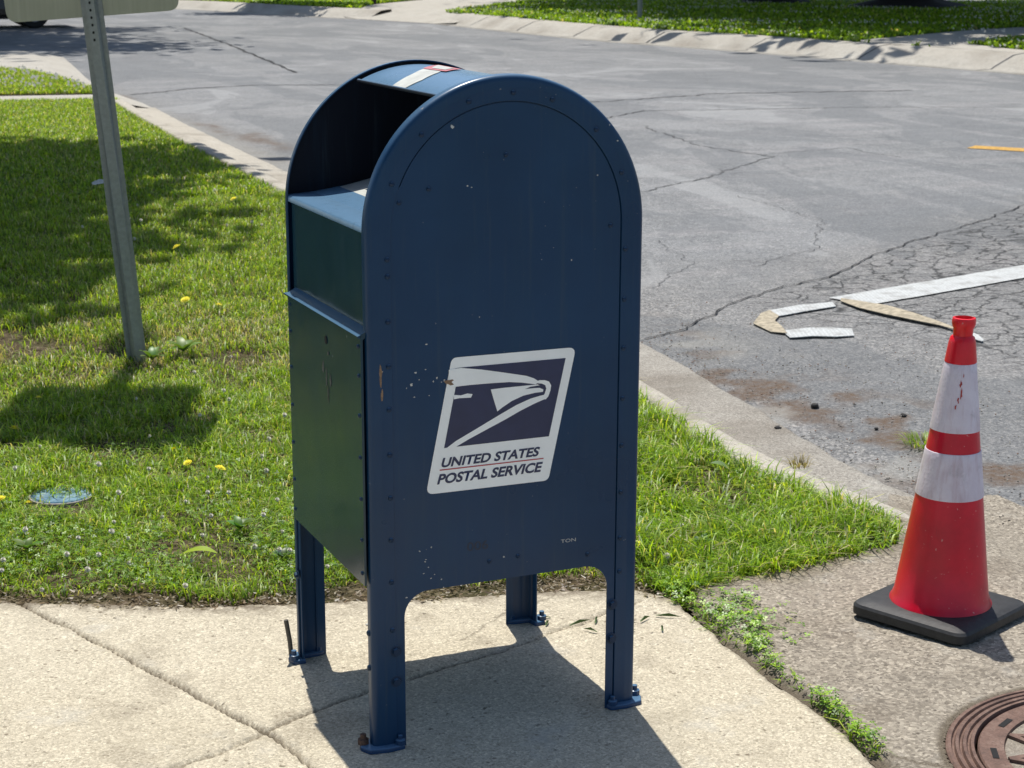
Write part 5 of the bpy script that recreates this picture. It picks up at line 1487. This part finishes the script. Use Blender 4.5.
for sy in (-1, 1):
    hl = MB(); hl.box((2.20, min(sy*.55, sy*.90), .68), (2.33, max(sy*.55, sy*.90), .80)); hl.build('headlight', M_lamp, car, bevel=.02)
    tl = MB(); tl.box((-2.36, min(sy*.60, sy*.925), .78), (-2.22, max(sy*.60, sy*.925), 1.0)); tl.build('tail_light', M_tail, car, bevel=.02)
bp = MB(); bp.box((2.25, -.9, .22), (2.42, .9, .50)); bp.build('bumper', M_tyre, car, bevel=.03)
bp = MB(); bp.box((-2.42, -.9, .26), (-2.25, .9, .50)); bp.build('bumper', M_tyre, car, bevel=.03)
ub = MB(); ub.box((-2.1, -.8, .2), (2.2, .8, .4)); ub.build('underbody', M_tyre, car)

# ------------------------------------------------------------------ light, sky, camera
EL, AZ = R(69.5), R(9)
wd = bpy.data.worlds.new('World'); sc.world = wd; wd.use_nodes = True
nt = wd.node_tree; bg = nt.nodes['Background']
sky = nt.nodes.new('ShaderNodeTexSky'); sky.sky_type = 'NISHITA'; sky.sun_disc = False
sky.sun_elevation = EL; sky.sun_rotation = AZ; sky.air_density = 1.0; sky.dust_density = 1.0; sky.ozone_density = 1.0
nt.links.new(sky.outputs[0], bg.inputs[0]); bg.inputs[1].default_value = .13
sun = bpy.data.lights.new('sun', 'SUN'); sun.energy = 5.0; sun.angle = R(.5); sun.color = (1, .955, .88)
so = bpy.data.objects.new('sun', sun); link(so)
dv = Vector((math.sin(AZ)*math.cos(EL), math.cos(AZ)*math.cos(EL), math.sin(EL)))
so.rotation_euler = dv.to_track_quat('Z', 'Y').to_euler(); so.location = (0, 0, 20)

cam = bpy.data.cameras.new('camera'); co = bpy.data.objects.new('camera', cam); link(co)
f, yaw, pitch, roll = 1752.687, .40349, .239556, .002922
cy, sy, cp, sp = math.cos(yaw), math.sin(yaw), math.cos(pitch), math.sin(pitch)
F = Vector((sy*cp, cy*cp, -sp)); r_ = Vector((cy, -sy, 0)); u_ = r_.cross(F)
cr_, sr_ = math.cos(roll), math.sin(roll)
r2 = r_*cr_+u_*sr_; u2 = -r_*sr_+u_*cr_
M = Matrix((r2, u2, -F)).transposed().to_4x4(); M.translation = Vector((-.96842, -2.94398, 1.479019))
co.matrix_world = M
cam.sensor_width = 36; cam.lens = f*36/1024; cam.clip_end = 2000; cam.clip_start = .05
cam.dof.use_dof = True; cam.dof.focus_distance = 3.55; cam.dof.aperture_fstop = 16
sc.camera = co
sc.view_settings.view_transform = 'Standard'; sc.view_settings.look = 'None'; sc.view_settings.exposure = 0; sc.view_settings.gamma = 1
sc.render.engine = 'CYCLES'
sc.cycles.use_denoising = True
sc.cycles.max_bounces = 6; sc.cycles.diffuse_bounces = 3; sc.cycles.glossy_bounces = 3; sc.cycles.transmission_bounces = 3
sc.cycles.caustics_reflective = False; sc.cycles.caustics_refractive = False
